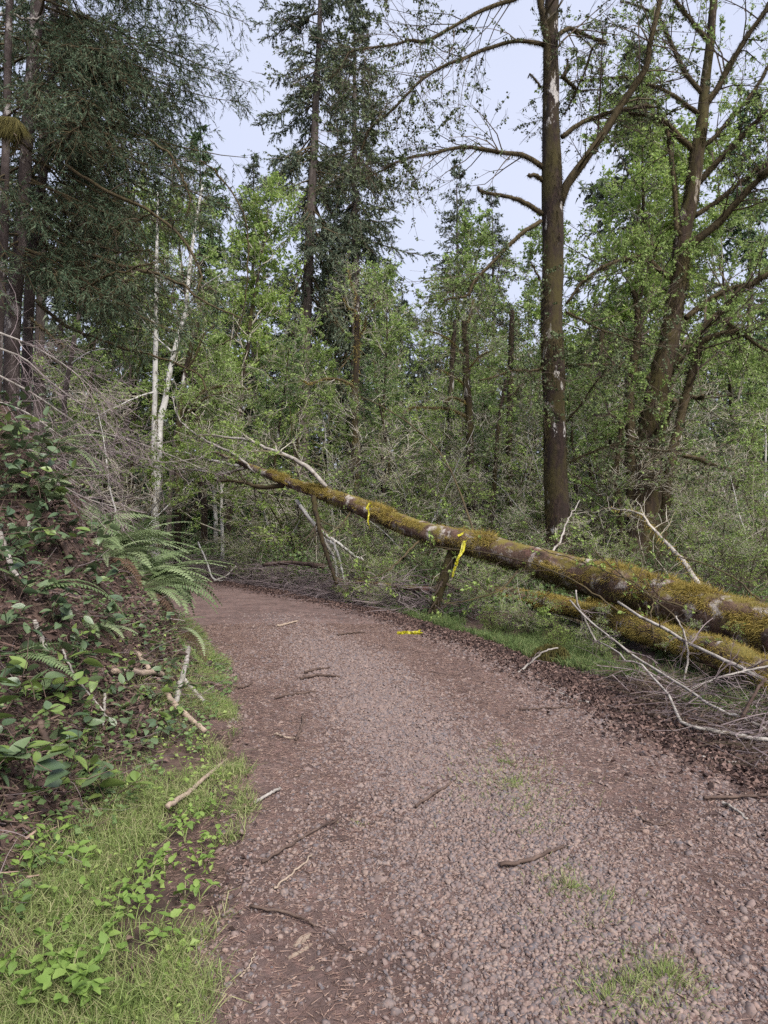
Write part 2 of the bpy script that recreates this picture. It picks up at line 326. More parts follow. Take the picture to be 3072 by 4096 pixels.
# ------------------------------------------------------------------ ground and road
def nonuni(lo, hi, c0, c1, fine, grow):
    a = list(np.arange(c0, c1, fine)); st = fine
    while a[-1] < hi: st *= grow; a.append(a[-1] + st)
    st = fine
    while a[0] > lo: st *= grow; a.insert(0, a[0] - st)
    return np.array(a)
def sheet(xs, ys, zf):
    X, Y = np.meshgrid(xs, ys, indexing='ij'); Z = zf(X, Y)
    return grid(X, Y, Z)
def grid(X, Y, Z):
    a, b = X.shape; i = np.arange(a * b).reshape(a, b)
    q = np.stack([i[:-1, :-1], i[1:, :-1], i[1:, 1:], i[:-1, 1:]], -1).reshape(-1, 4)
    return M().add(np.stack([X, Y, Z], -1).reshape(-1, 3), q)
xs = nonuni(-300, 300, -6.5, 5.5, .07, 1.13); ys = nonuni(-40, 500, 1.4, 14, .08, 1.11)
o = mk('ground', sheet(xs, ys, g), MT['ground'], smooth_=True); o['kind'] = 'structure'; o['label'] = 'brown forest floor and steep bank beside the road'
yy = nonuni(-8, 29, 1.5, 10, .035, 1.06); u = np.linspace(0, 1, 130)
Yg, Ug = np.meshgrid(yy, u, indexing='ij')
lo, hi = ledge(Yg) - .45, redge(Yg) + .6
Xg = lo + (hi - lo) * Ug
ed = np.minimum(Xg - ledge(Yg) + .10, redge(Yg) + .15 - Xg)
zr = g(Xg, Yg) + .012 + np.clip((ed + .35 * fbm(Xg * 2.3, Yg * 2.3, 4)) * .25, -.09, .012) + .010 * fbm(Xg * 9, Yg * 9, 3)
def gr(x, y):                                          # height of the walked surface
    ed = np.minimum(x - ledge(y) + .10, redge(y) + .15 - x)
    return np.maximum(g(x, y), g(x, y) + .012 + np.clip((ed + .35 * fbm(x * 2.3, y * 2.3, 4)) * .25, -.09, .012) + .010 * fbm(x * 9, y * 9, 3))
road = mk('road', grid(Xg, Yg, zr), MT['road'], smooth_=True); road['kind'] = 'structure'; road['label'] = 'gravel forest road bending to the left'

# gravel: loose stones
ICO = None
def ico():
    f = (1 + 5 ** .5) / 2
    v = np.array([(-1, f, 0), (1, f, 0), (-1, -f, 0), (1, -f, 0), (0, -1, f), (0, 1, f), (0, -1, -f), (0, 1, -f), (f, 0, -1), (f, 0, 1), (-f, 0, -1), (-f, 0, 1)]) / (1 + f * f) ** .5
    t = [(0, 11, 5), (0, 5, 1), (0, 1, 7), (0, 7, 10), (0, 10, 11), (1, 5, 9), (5, 11, 4), (11, 10, 2), (10, 7, 6), (7, 1, 8), (3, 9, 4), (3, 4, 2), (3, 2, 6), (3, 6, 8), (3, 8, 9), (4, 9, 5), (2, 4, 11), (6, 2, 10), (8, 6, 7), (9, 8, 1)]
    return v, np.array(t)
IV, IT = ico()
def dome(two):                                         # a half-sunk pebble: crown vertex, ring(s) down into the ground
    th = np.arange(5) * 2 * PI / 5; v = [(0, 0, 1)]; t = []
    if two:
        v += [(.78 * math.cos(k), .78 * math.sin(k), .6) for k in th] + [(math.cos(k + .6), math.sin(k + .6), -.45) for k in th]
        for k in range(5): j = (k + 1) % 5; t += [(0, 1 + k, 1 + j), (1 + k, 6 + k, 1 + j), (1 + j, 6 + k, 6 + j)]
    else:
        v += [(math.cos(k), math.sin(k), -.35) for k in th]; t = [(0, 1 + k, 1 + (k + 1) % 5) for k in range(5)]
    return np.array(v, float), np.array(t)
DV2, DT2 = dome(True); DV1, DT1 = dome(False)
def subdiv(v, t):
    v = list(map(tuple, v)); ix = {}; T = []
    def mid(a, b):
        k = (min(a, b), max(a, b))
        if k not in ix: p = np.add(v[a], v[b]); v.append(tuple(p / np.linalg.norm(p))); ix[k] = len(v) - 1
        return ix[k]
    for a, b, c in t: x, y, z = mid(a, b), mid(b, c), mid(c, a); T += [(a, x, z), (x, b, y), (z, y, c), (x, y, z)]
    return np.array(v), np.array(T)
IV2, IT2 = subdiv(IV, IT)
def stones(m, x, y, z, r, rng, bv, bt):
    n = len(x); k = len(bv)
    v = bv[None] * (1 + .18 * rng.normal(size=(n, k, 1))) * np.stack([rng.uniform(.8, 1.45, n), rng.uniform(.65, 1.05, n), rng.uniform(.4, .75, n)], 1)[:, None]
    a = rng.uniform(0, 2 * PI, n); c, sn = np.cos(a)[:, None], np.sin(a)[:, None]
    tx = rng.normal(size=(n, 1)) * .3
    vx = v[..., 0] * c - v[..., 1] * sn; vy = v[..., 0] * sn + v[..., 1] * c; vz = v[..., 2] + tx * vx
    V = np.stack([x[:, None] + vx * r[:, None], y[:, None] + vy * r[:, None], z[:, None] + vz * r[:, None]], -1)
    i = np.arange(n)[:, None, None] * k
    return m.add(V.reshape(-1, 3), None, (bt[None] + i).reshape(-1, 3))
def road_pts(n, y0, y1, rng, pad=0, dens=None):
    y = np.sqrt(rng.uniform(y0 ** 2, y1 ** 2, n)) if False else rng.uniform(y0, y1, n)
    x = rng.uniform(-2.6, 2.6, n)
    fr = np.abs(x) < y * .555 + .12
    x, y = x[fr], y[fr]
    ok = (x > ledge(y) - pad + .25 * vnoise(x * 3, y * 3)) & (x < redge(y) + pad + .3 * vnoise(x * 2.4, y * 2.4))
    x, y = x[ok], y[ok]
    if dens is not None:
        k = rng.random(len(x)) < dens(x, y); x, y = x[k], y[k]
    return x, y
def stony(x, y):                                       # stone cover: thick along the crown of the road, thin on the worn dirt
    t = (x - ledge(y)) / (redge(y) - ledge(y))
    d = .02 + 1.05 * np.exp(-((t - .42) / .16) ** 2) + .45 * np.exp(-((t - .92) / .11) ** 2) + .6 * fbm(x * .9, y * .6, 4)
    return np.clip(d * np.interp(y, [3, 5, 7, 9, 12], [1, .85, .6, .35, .08]), .02, 1)
rng = np.random.default_rng(11)
gm = M()
x, y = road_pts(140000, 1.8, 4.2, rng, .05, stony); r = np.clip(rng.lognormal(-4.98, .40, len(x)), .003, .020)
stones(gm, x, y, gr(x, y) + r * .28, r, rng, DV2, DT2)
x, y = road_pts(230000, 4.2, 12, rng, .05, stony); r = np.clip(rng.lognormal(-4.72, .36, len(x)) * np.interp(y, [4.2, 8], [1, 1.3]), .005, .026)
stones(gm, x, y, gr(x, y) + r * .28, r, rng, DV1, DT1)
mk('gravel', gm, MT['stone'], kind='stuff', smooth_=True)['label'] = 'grey and mauve gravel spread over the road'
sv = []
for k in range(6):
    q = np.random.default_rng(50 + k); m = M(); z1 = np.zeros(1)
    stones(m, z1, z1, z1, np.ones(1), q, IV, IT); sv.append(m.mesh('stone', MT['stone1'], True))
x, y = road_pts(900, 2.0, 6.5, rng, 0, stony); x, y = x[:290], y[:290]; z = gr(x, y)
for i in range(len(x)):
    o = bpy.data.objects.new('stone', sv[i % 6]); COL.objects.link(o); o.parent = road
    rr = float(np.clip(rng.lognormal(-4.1, .22), .013, .026))
    o.location = (float(x[i]), float(y[i]), float(z[i]) + rr * .15); o.scale = (rr, rr, rr * .8); o.rotation_euler = (0, 0, float(rng.uniform(0, 6.28)))
# needle and twig crumbs on the road
nm = M(); x, y = road_pts(240000, 1.7, 11, rng, .3); n = len(x)
t = (x - ledge(y)) / (redge(y) - ledge(y)); kp = rng.random(n) < np.clip(1.0 - .6 * stony(x, y), .25, 1); x, y = x[kp], y[kp]; n = len(x)
a = rng.uniform(0, 6.28, n); d = np.stack([np.cos(a), np.sin(a), rng.normal(size=n) * .12], 1)
L = rng.uniform(.012, .05, n); spikes(nm, np.stack([x, y, gr(x, y) + .006], 1), d, L, np.full(n, .0034), rng.normal(size=(n, 3)) * .25, rng)
mk('needle_litter', nm, MT['needle'], kind='stuff')['label'] = 'fallen conifer needles and crumbs strewn over the road'
# dead leaves: right edge of the road and the bank
lm = M()
def litter(n, x, y, size, z=None):
    z = g(x, y) if z is None else z; n = len(x)
    p = np.stack([x, y, np.maximum(z, gr(x, y)) + rng.uniform(.004, .03, n)], 1)
    d = rng.normal(size=(n, 3)) * [1, 1, .25]; nr = rng.normal(size=(n, 3)) * .8 + [0, 0, 1]
    L = size * rng.uniform(.5, 1.3, n); leaves(lm, p, d, nr, L, L * .65, fold=.55, blunt=.45)
y = rng.uniform(3.2, 19, 24000); x = redge(y) + rng.normal(size=24000) * .28 + .22 * np.clip((9 - y) / 4, -.2, 1.5) + .15
litter(0, x, y, .042)
y = rng.uniform(3.5, 7.5, 13000); x = redge(y) + rng.uniform(0, 2.8, 13000) ** 1.0; litter(0, x, y, .04)
y = rng.uniform(2.2, 12, 20000); x = foot(y) - np.abs(rng.normal(size=20000)) * 1.2; litter(0, x, y, .045)
y = rng.uniform(2.2, 10, 900); x = rng.uniform(-1, 1, 900) * .6 + ledge(y) - .5; litter(0, x, y, .034)
mk('fallen_leaves', lm, MT['litter'], kind='stuff')['label'] = 'curled brown dead leaves along the road edge and bank'

# ------------------------------------------------------------------ grass
def grass(name, x, y, L, w, mt, label, lean=.5):
    n = len(x); m = M(); p = np.stack([x, y, g(x, y)], 1)
    d = rng.normal(size=(n, 3)) * lean; d[:, 2] = 1
    blades(m, p, d, L * rng.uniform(.5, 1.3, n), w * rng.uniform(.7, 1.3, n), rng.normal(size=(n, 3)) * .7 + [0, 0, -.35], rng)
    o = mk(name, m, mt, kind='stuff'); o['label'] = label; return o
n = 90000; y = rng.uniform(1.7, 11, n) if False else 1.7 + 9.3 * rng.random(n) ** 1.5; wv = np.interp(y, [1.7, 3.2, 4.5, 6, 8, 11], [1.05, .85, .6, .36, .2, .12])
x = ledge(y) + .05 - np.abs(rng.normal(size=n)) * wv * .66 + .12 * fbm(y * 2.1, y * 0 + 3, 3); dn = .34 + 1.5 * fbm(x * 2.2, y * 2.2, 4) + .9 * fbm(x * 8, y * 8, 2); k = (rng.random(n) < dn) & (x > -y * .62); x, y = x[k], y[k]
grass('grass', x, y, .13, .0032, MT['grass'], 'light green grass on the verge at the foot of the bank', .6)
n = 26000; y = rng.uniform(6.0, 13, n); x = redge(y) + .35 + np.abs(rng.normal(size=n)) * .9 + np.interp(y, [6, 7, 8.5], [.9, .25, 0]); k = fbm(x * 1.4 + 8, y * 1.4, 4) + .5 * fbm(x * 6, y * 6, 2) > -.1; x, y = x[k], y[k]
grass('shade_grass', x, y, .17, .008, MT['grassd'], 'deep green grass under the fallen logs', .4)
def tuft(px, py, n, rad, L, label, mt='grass'):
    c = hit(px, py); th = thing('grass_tuft', label, 'grass', c, group='grass tufts on the road')
    q = np.random.default_rng(int(px * 7 + py)); m = M(); a = q.uniform(0, 6.28, n); rr = np.abs(q.normal(size=n)) * rad
    rr = rr * 1.5; x, y = c[0] + np.cos(a) * rr * 1.2, c[1] + np.sin(a) * rr; d = np.stack([np.cos(a) * .6, np.sin(a) * .6, np.ones(n)], 1) + q.normal(size=(n, 3)) * .35
    blades(m, np.stack([x, y, gr(x, y)], 1), d, L * q.uniform(.4, 1.2, n), np.full(n, .0028), q.normal(size=(n, 3)) * .7 + [0, 0, -.4], q)
    mk('blades', m, MT[mt], th, kind='stuff')
for a in ((505, 768, 240, .13, .05, 'faint grass tuft at the far end of the road crown'), (512, 790, 420, .14, .06, 'widest grass tuft on the crown of the road'), (522, 815, 180, .10, .045, 'thin yellowish grass tuft nearer along the crown'),
          (568, 897, 160, .045, .06, 'small round bright grass tuft beside the wheel track'), (600, 908, 70, .05, .05, 'sparse straw-like tuft right of the small round tuft'), (565, 875, 90, .08, .035, 'low patchy grass above the small round tuft'),
          (628, 995, 220, .06, .07, 'middle one of the grass tufts at the bottom edge'), (664, 988, 260, .05, .08, 'bright spiky grass tuft at the bottom edge'), (608, 1012, 200, .07, .06, 'grass tuft in the bottom edge nearest the gravel crown'), (650, 1020, 120, .07, .05, 'cropped tuft at the very bottom edge'),
          (532, 838, 90, .08, .04, 'thin grass wisps just above the thick dark stick'), (548, 886, 60, .06, .04, 'wispy grass left of the small round tuft'), (585, 930, 70, .08, .04, 'wispy grass between the small round tuft and the bottom tufts'), (640, 960, 60, .07, .04, 'wispy grass above the bottom tufts'), (500, 750, 90, .08, .04, 'farthest wisp of grass on the road crown'),
          (358, 831, 60, .025, .02, 'tiny dark green tuft among the gravel')):
    tuft(*a)
# ------------------------------------------------------------------ conifers
def conifer(h, cb, rmax, seed, nb, tw, cards, cl, cw, r0, el=(-.45, .35), prof=.8, tl=.42, nd=10, droop=-.5, lean=(0, 0), cl_in=.25, sag=.55):
    """local-space conifer: trunk mesh, limb mesh, needle mesh"""
    q = np.random.default_rng(seed); n = 24
    zz = np.linspace(0, h, n); wob = np.cumsum(q.normal(size=(n, 2)) * .012, 0)
    ct = np.stack([wob[:, 0] + lean[0] * (zz / h) ** 1.3, wob[:, 1] + lean[1] * (zz / h) ** 1.3, zz], 1)
    tr = r0 * np.clip(1 - zz / h, .03, 1) ** .8; tr[0] *= 1.25
    tm = M(); tubes(tm, ct, tr, 12, rough=.05, rng=q)
    u = q.random(nb) ** .92; z = cb + (h - cb) * u
    L = rmax * (1 - u) ** prof * q.uniform(.55, 1.2, nb) + .12
    low = q.random(nb) < .12; L[low] *= 1.25
    az = q.uniform(0, 2 * PI, nb); e = el[0] + (el[1] - el[0]) * u ** 1.4 + q.normal(size=nb) * .16
    k = 7; B = np.zeros((nb, k, 3)); B[:, 0, 0] = np.interp(z, zz, ct[:, 0]); B[:, 0, 1] = np.interp(z, zz, ct[:, 1]); B[:, 0, 2] = z
    for j in range(1, k):
        ee = e - sag * math.sin(j / k * 2.6) * .6 + .35 * (j / k) ** 2
        B[:, j] = B[:, j - 1] + np.stack([np.cos(az) * np.cos(ee), np.sin(az) * np.cos(ee), np.sin(ee)], 1) * (L / (k - 1))[:, None]
        az = az + q.normal(size=nb) * .08
    BR = (np.clip(L * .012, .006, .05))[:, None] * np.linspace(1, .25, k)
    lm = M(); tubes(lm, B, BR, 4)
    if nd:                                            # bare dead lower limbs
        zd = q.uniform(h * .12, cb + .15 * (h - cb), nd); ad = q.uniform(0, 6.28, nd); D0 = np.stack([np.interp(zd, zz, ct[:, 0]), np.interp(zd, zz, ct[:, 1]), zd], 1)
        t = np.linspace(0, 1, 5)[None, :, None]; ld = (rmax * q.uniform(.3, .8, nd))[:, None, None]
        DB = D0[:, None] + ld * t * np.stack([np.cos(ad), np.sin(ad), -.35 + 0 * ad], 1)[:, None] + np.array([0, 0, -.3]) * ld * t ** 2
        tubes(lm, DB, np.full((nd, 1), .018) * np.linspace(1, .3, 5), 3)
    T, TR = sprout(B, BR, tw, cl_in, 1, 1.0, np.maximum(L * tl, .18), 5, q, up=droop, wig=.1, rs=.5, flat=.75, lt=.5)
    tubes(lm, T[:, [0, 4]], np.maximum(TR[:, [0, 4]], .003), 3)
    nm = M(); n2 = int(len(T) * cards)
    p, t = on_curves(T, n2, q, .05); 
    spikes(nm, p, t * .8 + q.normal(size=(n2, 3)) * .55 + [0, 0, -.12], cl * q.uniform(.6, 1.3, n2), cw * 1.15 * q.uniform(.7, 1.3, n2), np.zeros(3), q)
    n3 = nb * 8; p, t = on_curves(B, n3, q, .5)
    spikes(nm, p, t + q.normal(size=(n3, 3)) * .6, cl * q.uniform(.6, 1.3, n3), np.full(n3, cw * 1.15), np.zeros(3), q)
    return tm, lm, nm
def conifer_thing(label, loc, rz, sc, parts, mats, group=None, name='conifer'):
    th = thing(name, label, 'conifer', loc, rz, sc, group)
    for nme, p, mt, k in zip(('trunk', 'limbs', 'foliage'), parts, mats, (None, 'stuff', 'stuff')):
        mk(nme, p, MT[mt], th, smooth_=(nme == 'trunk'), kind=k, off=(0, 0, 0))
    return th
def base(px, D, dz=0):
    x = (px - CX) / F * D; return np.array([x, D, float(g(x, D)) + dz])
def ztop(py, D): return CAMH + (HOR - py) / F * D
FM = ('fir', 'limb', 'fol')
# the two tall firs behind the bend
b1 = base(300, 32); T1 = conifer(ztop(-150, 32) - b1[2], 8.5, 4.0, 3, 170, 34, 14, .13, .042, .34, el=(-.75, .2), prof=.62, nd=30, lean=(1.2, 0), tl=.26, droop=-.9, sag=.4)
conifer_thing('tall fir with bare lower trunk, its top cut off by the frame', b1, 0, 1, T1, FM, 'two tall firs beyond the bend')
b2 = base(355, 35); T2 = conifer(ztop(-22, 35) - b2[2], 8, 3.7, 5, 235, 34, 13, .13, .044, .32, el=(-.7, .25), prof=.72, nd=10, tl=.27, droop=-.9, sag=.4)
conifer_thing('fuller dark fir close on the right of the tall bare-trunked fir', b2, .6, 1, T2, FM, 'two tall firs beyond the bend')
# three reusable forest conifers, 14 m high
CV = [conifer(14, 1.5, 2.7, 21, 130, 22, 8, .17, .055, .16, prof=.85, nd=4), conifer(14, 2.5, 2.3, 22, 210, 18, 8, .105, .034, .15, prof=.85, nd=6, el=(-.35, .4), tl=.36), conifer(14, .8, 3.2, 23, 150, 22, 8, .18, .055, .18, prof=.75, nd=2, droop=-.8), conifer(14, 7.5, 3.0, 24, 110, 24, 9, .15, .045, .17, prof=.6, nd=14, droop=-.7)]
CVM = []
for k, cv in enumerate(CV):
    fo = ('folg', 'fol', 'fol', 'fol')[k]
    CVM.append([cv[0].mesh('trunk', MT['fir'], True), cv[1].mesh('limbs', MT['limb']), cv[2].mesh('foliage', MT[fo])])
def put_conifer(px, D, top, v, label, rz, group='conifers of the forest edge'):
    b = base(px, D); sc = (ztop(top, D) - b[2]) / 14
    return conifer_thing(label, b, rz, sc, CVM[v], FM, group)
put_conifer(456, 38, 160, 1, 'narrow pointed spruce standing alone against the sky gap', .3)
put_conifer(492, 44, 188, 1, 'faint second spruce just right of the pointed spruce', 1.3)
put_conifer(202, 30, 128, 0, 'green pointed conifer rising over the leafy trees left of the sky gap', 2.1)
put_conifer(254, 35, 155, 1, 'shorter grey conifer next to the tall firs, on their left', 3.3)
put_conifer(640, 37, 40, 2, 'broad dark conifer behind the leaning limb of the mossy alder', 4.0)
put_conifer(750, 40, 85, 0, 'green conifer behind the maple limbs at the frame edge', 5.0)
put_conifer(402, 41, 300, 2, 'low dark conifer under the sky gap', 1.0)
put_conifer(345, 39, 262, 2, 'dark conifer crown in front of the foot of the twin firs', 2.0)
far = []
for i, (px, D, top) in enumerate([(235, 43, 250), (290, 46, 265), (425, 50, 330), (470, 52, 335), (520, 48, 320), (565, 46, 330), (600, 50, 310), (665, 44, 330), (705, 42, 320), (735, 48, 300), (775, 43, 310), (375, 52, 290), (160, 42, 260)]):
    far.append(put_conifer(px, D, top, (2, 0, 1)[i % 3], '', i * 1.7, 'dark conifers of the far stand'))
ordinals(far, 'dark conifer in the far stand behind the thicket')
shade = []
for i, (px, D, top) in enumerate([(60, 38, 190), (112, 40, 240), (40, 24, -20)]):
    shade.append(put_conifer(px, D, top, (2, 2, 3)[i], '', i * 2.3, 'shaded conifers above the bank'))
ordinals(shade, 'shaded conifer on the slope behind the near left trunks')

# near conifers on the bank (left edge), traced trunks
def near_conifer(label, tp, w, D, seed, nb, z0, rmax, azs, leanb=0):
    q = np.random.default_rng(seed)
    c = smooth([P(a, b, D + leanb * i) for i, (a, b) in enumerate(tp)], 30); r = np.interp(np.linspace(0, 1, 30), np.linspace(0, 1, len(w)), w) * D / F / 2
    bz = float(g(c[0, 0], c[0, 1])); c[0, 2] = min(c[0, 2], bz - .1)
    loc = np.array([c[0, 0], c[0, 1], bz]); th = thing('conifer', label, 'conifer', loc, group='near conifers on the bank')
    tm = M(); tubes(tm, c, r, 14, rough=.07, rng=q); mk('trunk', tm, MT['spruce'], th, True)
    z = q.uniform(z0, c[-1, 2], nb); az = q.choice(azs, nb) + q.normal(size=nb) * .5
    L = rmax * q.uniform(.5, 1.15, nb) * np.interp(z, [z0, z0 + 2, 12], [.9, 1.0, .8]); k = 9
    B = np.zeros((nb, k, 3)); B[:, 0] = np.stack([np.interp(z, c[:, 2], c[:, 0]), np.interp(z, c[:, 2], c[:, 1]), z], 1); e = np.interp(z, [z0, 9], [-.28, .05]) + q.normal(size=nb) * .15
    for j in range(1, k):
        ee = e - .35 * math.sin(j / k * 3.0) + .15 * (j / k)
        B[:, j] = B[:, j - 1] + np.stack([np.cos(az) * np.cos(ee), np.sin(az) * np.cos(ee), np.sin(ee)], 1) * (L / (k - 1))[:, None]; az = az + q.normal(size=nb) * .10
    BR = np.clip(L * .007, .006, .03)[:, None] * np.linspace(1, .2, k)
    lm = M(); tubes(lm, B, BR, 5)
    T, TR = sprout(B, BR, 28, .12, 1, .95, L * .32, 6, q, up=-.7, wig=.12, rs=.45, flat=.6, lt=.5); tubes(lm, T[:, [0, 2, 5]], np.maximum(TR[:, [0, 2, 5]], .0025), 3)
    T2, TR2 = sprout(T, TR, 5, .15, 1, .85, np.full(len(T), .36), 4, q, up=-.9, wig=.1, flat=.3, lt=.4); tubes(lm, T2[:, [0, 3]], np.maximum(TR2[:, [0, 3]], .0018), 3)
    mk('limbs', lm, MT['limb'], th, kind='stuff')
    nm = M(); n2 = len(T2) * 15; p, t = on_curves(T2, n2, q, 0); keep = fbm(p[:, 0] * 1.1 + seed, p[:, 2] * 1.1 + p[:, 1], 3) > -.4; p, t = p[keep], t[keep]; n2 = len(p)
    spikes(nm, p, t * .9 + q.normal(size=(n2, 3)) * .42, .062 * q.uniform(.6, 1.4, n2), .0135 * q.uniform(.7, 1.3, n2), np.zeros(3), q)
    mk('foliage', nm, MT['foliage'] if 'foliage' in MT else MT['foln'], th, kind='stuff')
    return th, c, r
thA, cA, rA = near_conifer('nearest conifer at the left edge with thick scaly trunk and long drooping boughs', [(10, 470), (12, 370), (14, 300), (22, 225), (26, 154), (38, 0), (44, -90)], [16, 15, 15, 13, 12, 13, 11], 11, 31, 54, 5.5, 3.2, np.array([-.9, -.4, 0, .3, .8, 2.6, 3.6]))
thB, cB, rB = near_conifer('slimmer conifer just right of the nearest left conifer trunk', [(24, 470), (28, 330), (32, 262), (39, 205), (46, 150), (52, 60), (60, -90)], [11, 10, 10, 9, 8, 7, 6], 11.8, 32, 46, 5.9, 3.3, np.array([-.8, -.3, 0, .5, 1.2, 3.4]))
thC, cC, rC = near_conifer('thin reddish conifer trunk on the left frame border', [(-6, 470), (-1, 330), (3, 260), (5, 180), (8, 60), (12, -90)], [10, 9, 9, 8, 7, 6], 10.4, 33, 14, 6.4, 2.4, np.array([-1.2, .2, 2, 3, 4]))
# bare mossy lower limbs of the near conifers, traced
def limb_part(th, pts, D0, D1, w0, w1, mt='limb', seed=0, ntw=14, moss=160, name='limb', tl=.5, mossm='mosst', up=-.2):
    q = np.random.default_rng(seed + 500); n = 22
    c = smooth([P(a, b, D0 + (D1 - D0) * i / (len(pts) - 1)) for i, (a, b) in enumerate(pts)], n)
    r = np.linspace(w0, w1, n) / 2 * np.linspace(D0, D1, n) / F
    c[1:-1] += q.normal(size=(n - 2, 3)) * .012
    m = M(); tubes(m, c, r, 7, rough=.12, rng=q)
    o = mk(name, m, MT[mt], th, True)
    if ntw:
        T, TR = sprout(c[None], r[None], ntw, .25, 1, .9, tl, 6, q, up=up, wig=.16, rs=.45, lt=.3); m2 = M(); tubes(m2, T, np.maximum(TR, .0022), 3)
        T2, TR2 = sprout(T, TR, 3, .2, 1, .8, tl * .4, 4, q, up=up, wig=.16, lt=.3); tubes(m2, T2, np.maximum(TR2, .0018), 3)
        mk('twigs', m2, MT['twigd'], o, kind='stuff', off=np.array(th.location))
    if moss:
        f = M(); fur(f, c, r, moss, q, .035, .008, droop=1.0); mk('moss', f, MT[mossm], o, kind='stuff', off=np.array(th.location))
    return o
for i, a in enumerate([
    ([(34, 280), (60, 284), (85, 287), (108, 275), (135, 268), (155, 262)], 11, 10, 4, 1.5), ([(36, 300), (60, 322), (95, 338), (130, 350), (170, 360), (200, 375), (207, 392)], 11.5, 10.5, 4, 1.2),
    ([(44, 205), (75, 215), (105, 228), (130, 222), (152, 212)], 11.5, 10.5, 4, 1.2), ([(66, 165), (100, 188), (140, 205), (180, 235), (200, 270), (198, 290)], 11, 10, 4, 1.6),
    ([(92, 256), (120, 266), (150, 272), (175, 281), (190, 290), (210, 305), (240, 318)], 11, 10, 4.5, 1.2), ([(30, 318), (50, 335), (64, 348)], 10.8, 10, 3, 1), ([(150, 140), (172, 158), (182, 178), (190, 196), (186, 215)], 10, 10, 2.4, 1.2),
    ([(200, 160), (222, 180), (243, 210), (248, 245), (246, 290), (238, 330), (222, 345)], 10, 10.5, 1.6, 1.2), ([(44, 228), (80, 240), (120, 252), (150, 250)], 11.5, 10.5, 3, 1)]):
    limb_part((thA, thB)[i % 2], *a, seed=i, ntw=18 if i != 7 else 4, moss=260)
o = limb_part(thC, [(-8, 12), (10, 15), (24, 19), (38, 18), (48, 16)], 10.3, 10.8, 3.6, 1.5, mt='pale', seed=20, ntw=4, moss=0)
o = limb_part(thC, [(-8, 134), (6, 133), (14, 134), (20, 140)], 9, 9, 8, 4, seed=21, ntw=2, moss=0)
f = M(); q = np.random.default_rng(4); c = smooth([P(-8, 120, 9), P(4, 121, 9), P(14, 122, 9), P(20, 128, 9)], 14); fur(f, c, np.full(14, .055), 3000, q, .17, .008, droop=2.2); mk('moss', f, MT['mossd'], o, kind='stuff', off=np.array(thC.location))

# ------------------------------------------------------------------ broadleaf trees by rule
def broadleaf(h, seed, nm_, spread, nl, ls, r0, stems=1, lean=.1, base_=.18, sub=7, tw=5, up=.5):
    q = np.random.default_rng(seed); n = 14; C = []
    for k in range(stems):
        t = np.linspace(0, 1, n); a = q.uniform(0, 6.28); hh = h * (1 if k == 0 else q.uniform(.6, .95)); ln = lean * h * (1 if k == 0 else 2.2)
        c = np.stack([np.cos(a) * ln * t ** 1.5, np.sin(a) * ln * t ** 1.5, hh * t], 1) + np.cumsum(q.normal(size=(n, 3)) * [.02 * h / 6, .02 * h / 6, 0], 0); c[0] *= 0
        C.append(c)
    C = np.array(C); R = r0 * np.linspace(1, .15, n)[None] * (np.r_[1, np.full(stems - 1, .7)][:, None] if stems > 1 else 1)
    tm = M(); tubes(tm, C, R, 8, rough=.06, rng=q)
    B, BR = sprout(C, R, nm_, base_, 1, .95, spread, 8, q, up=up, wig=.13, rs=.5, lt=.55)
    S, SR = sprout(B, BR, sub, .2, 1, .75, spread * .45, 6, q, up=.1, wig=.16, rs=.55)
    T, TR = sprout(S, SR, tw, .15, 1, .8, spread * .2, 4, q, up=0, wig=.2, rs=.6)
    wm = M(); tubes(wm, B, BR, 5); tubes(wm, S, np.maximum(SR, .004), 3); tubes(wm, T[:, [0, 2, 3]], np.maximum(TR[:, [0, 2, 3]], .0028), 3)
    lf = M(); leaf_cloud(lf, T, int(nl * .8), ls, q); leaf_cloud(lf, S, int(nl * .2), ls, q)
    return tm, wm, lf
BV = []
for k, a in enumerate([dict(h=7, seed=61, nm_=26, spread=1.7, nl=10000, ls=.07, r0=.07), dict(h=7, seed=62, nm_=22, spread=1.5, nl=8500, ls=.068, r0=.06, stems=2),
                       dict(h=4, seed=63, nm_=14, spread=1.15, nl=4200, ls=.06, r0=.025, stems=3, lean=.16, base_=.05), dict(h=4, seed=64, nm_=12, spread=1.3, nl=3800, ls=.058, r0=.022, stems=4, lean=.2, base_=.05),
                       dict(h=9, seed=65, nm_=34, spread=2.3, nl=20000, ls=.078, r0=.10, base_=.25), dict(h=4, seed=66, nm_=16, spread=1.2, nl=600, ls=.06, r0=.022, stems=4, lean=.24, base_=.05)]):
    BV.append((a['h'], broadleaf(**a)))
BVM = {}
def put_broad(px, D, top, v, label, rz, leaf='leafm', bark='twig', trunk='alder', group='leafy alders of the thicket', name='alder_tree', wide=1, cat='tree', hh=None):
    h, pr = BV[v]; b = base(px, D); sc = ((ztop(top, D) - b[2]) if hh is None else hh) / h
    if v not in BVM: BVM[v] = [pr[0].mesh('trunk', MT[trunk], True), pr[1].mesh('twigs', MT[bark]), pr[2].mesh('crown', MT[leaf])]
    th = thing(name, label, cat, b, rz, 1, group); th.scale = (sc * wide, sc * wide, sc)
    for nme, me, k, mt_ in zip(('trunk', 'twigs', 'crown'), BVM[v], (None, 'stuff', None), (trunk, bark, leaf)):
        o = mk(nme, me, None, th, kind=k); o.material_slots[0].link = 'OBJECT'; o.material_slots[0].material = MT[mt_]
    return th
put_broad(228, 27, 195, 4, 'bright leafy alder on the left below the sky gap', .4, 'leafb')
put_broad(205, 25, 205, 4, 'green leafy alder between the white trunks and the bright alder', 2.2, 'leafm')
put_broad(130, 27, 185, 4, 'leafy tree seen through the boughs of the near conifers', 1.4, 'leafb')
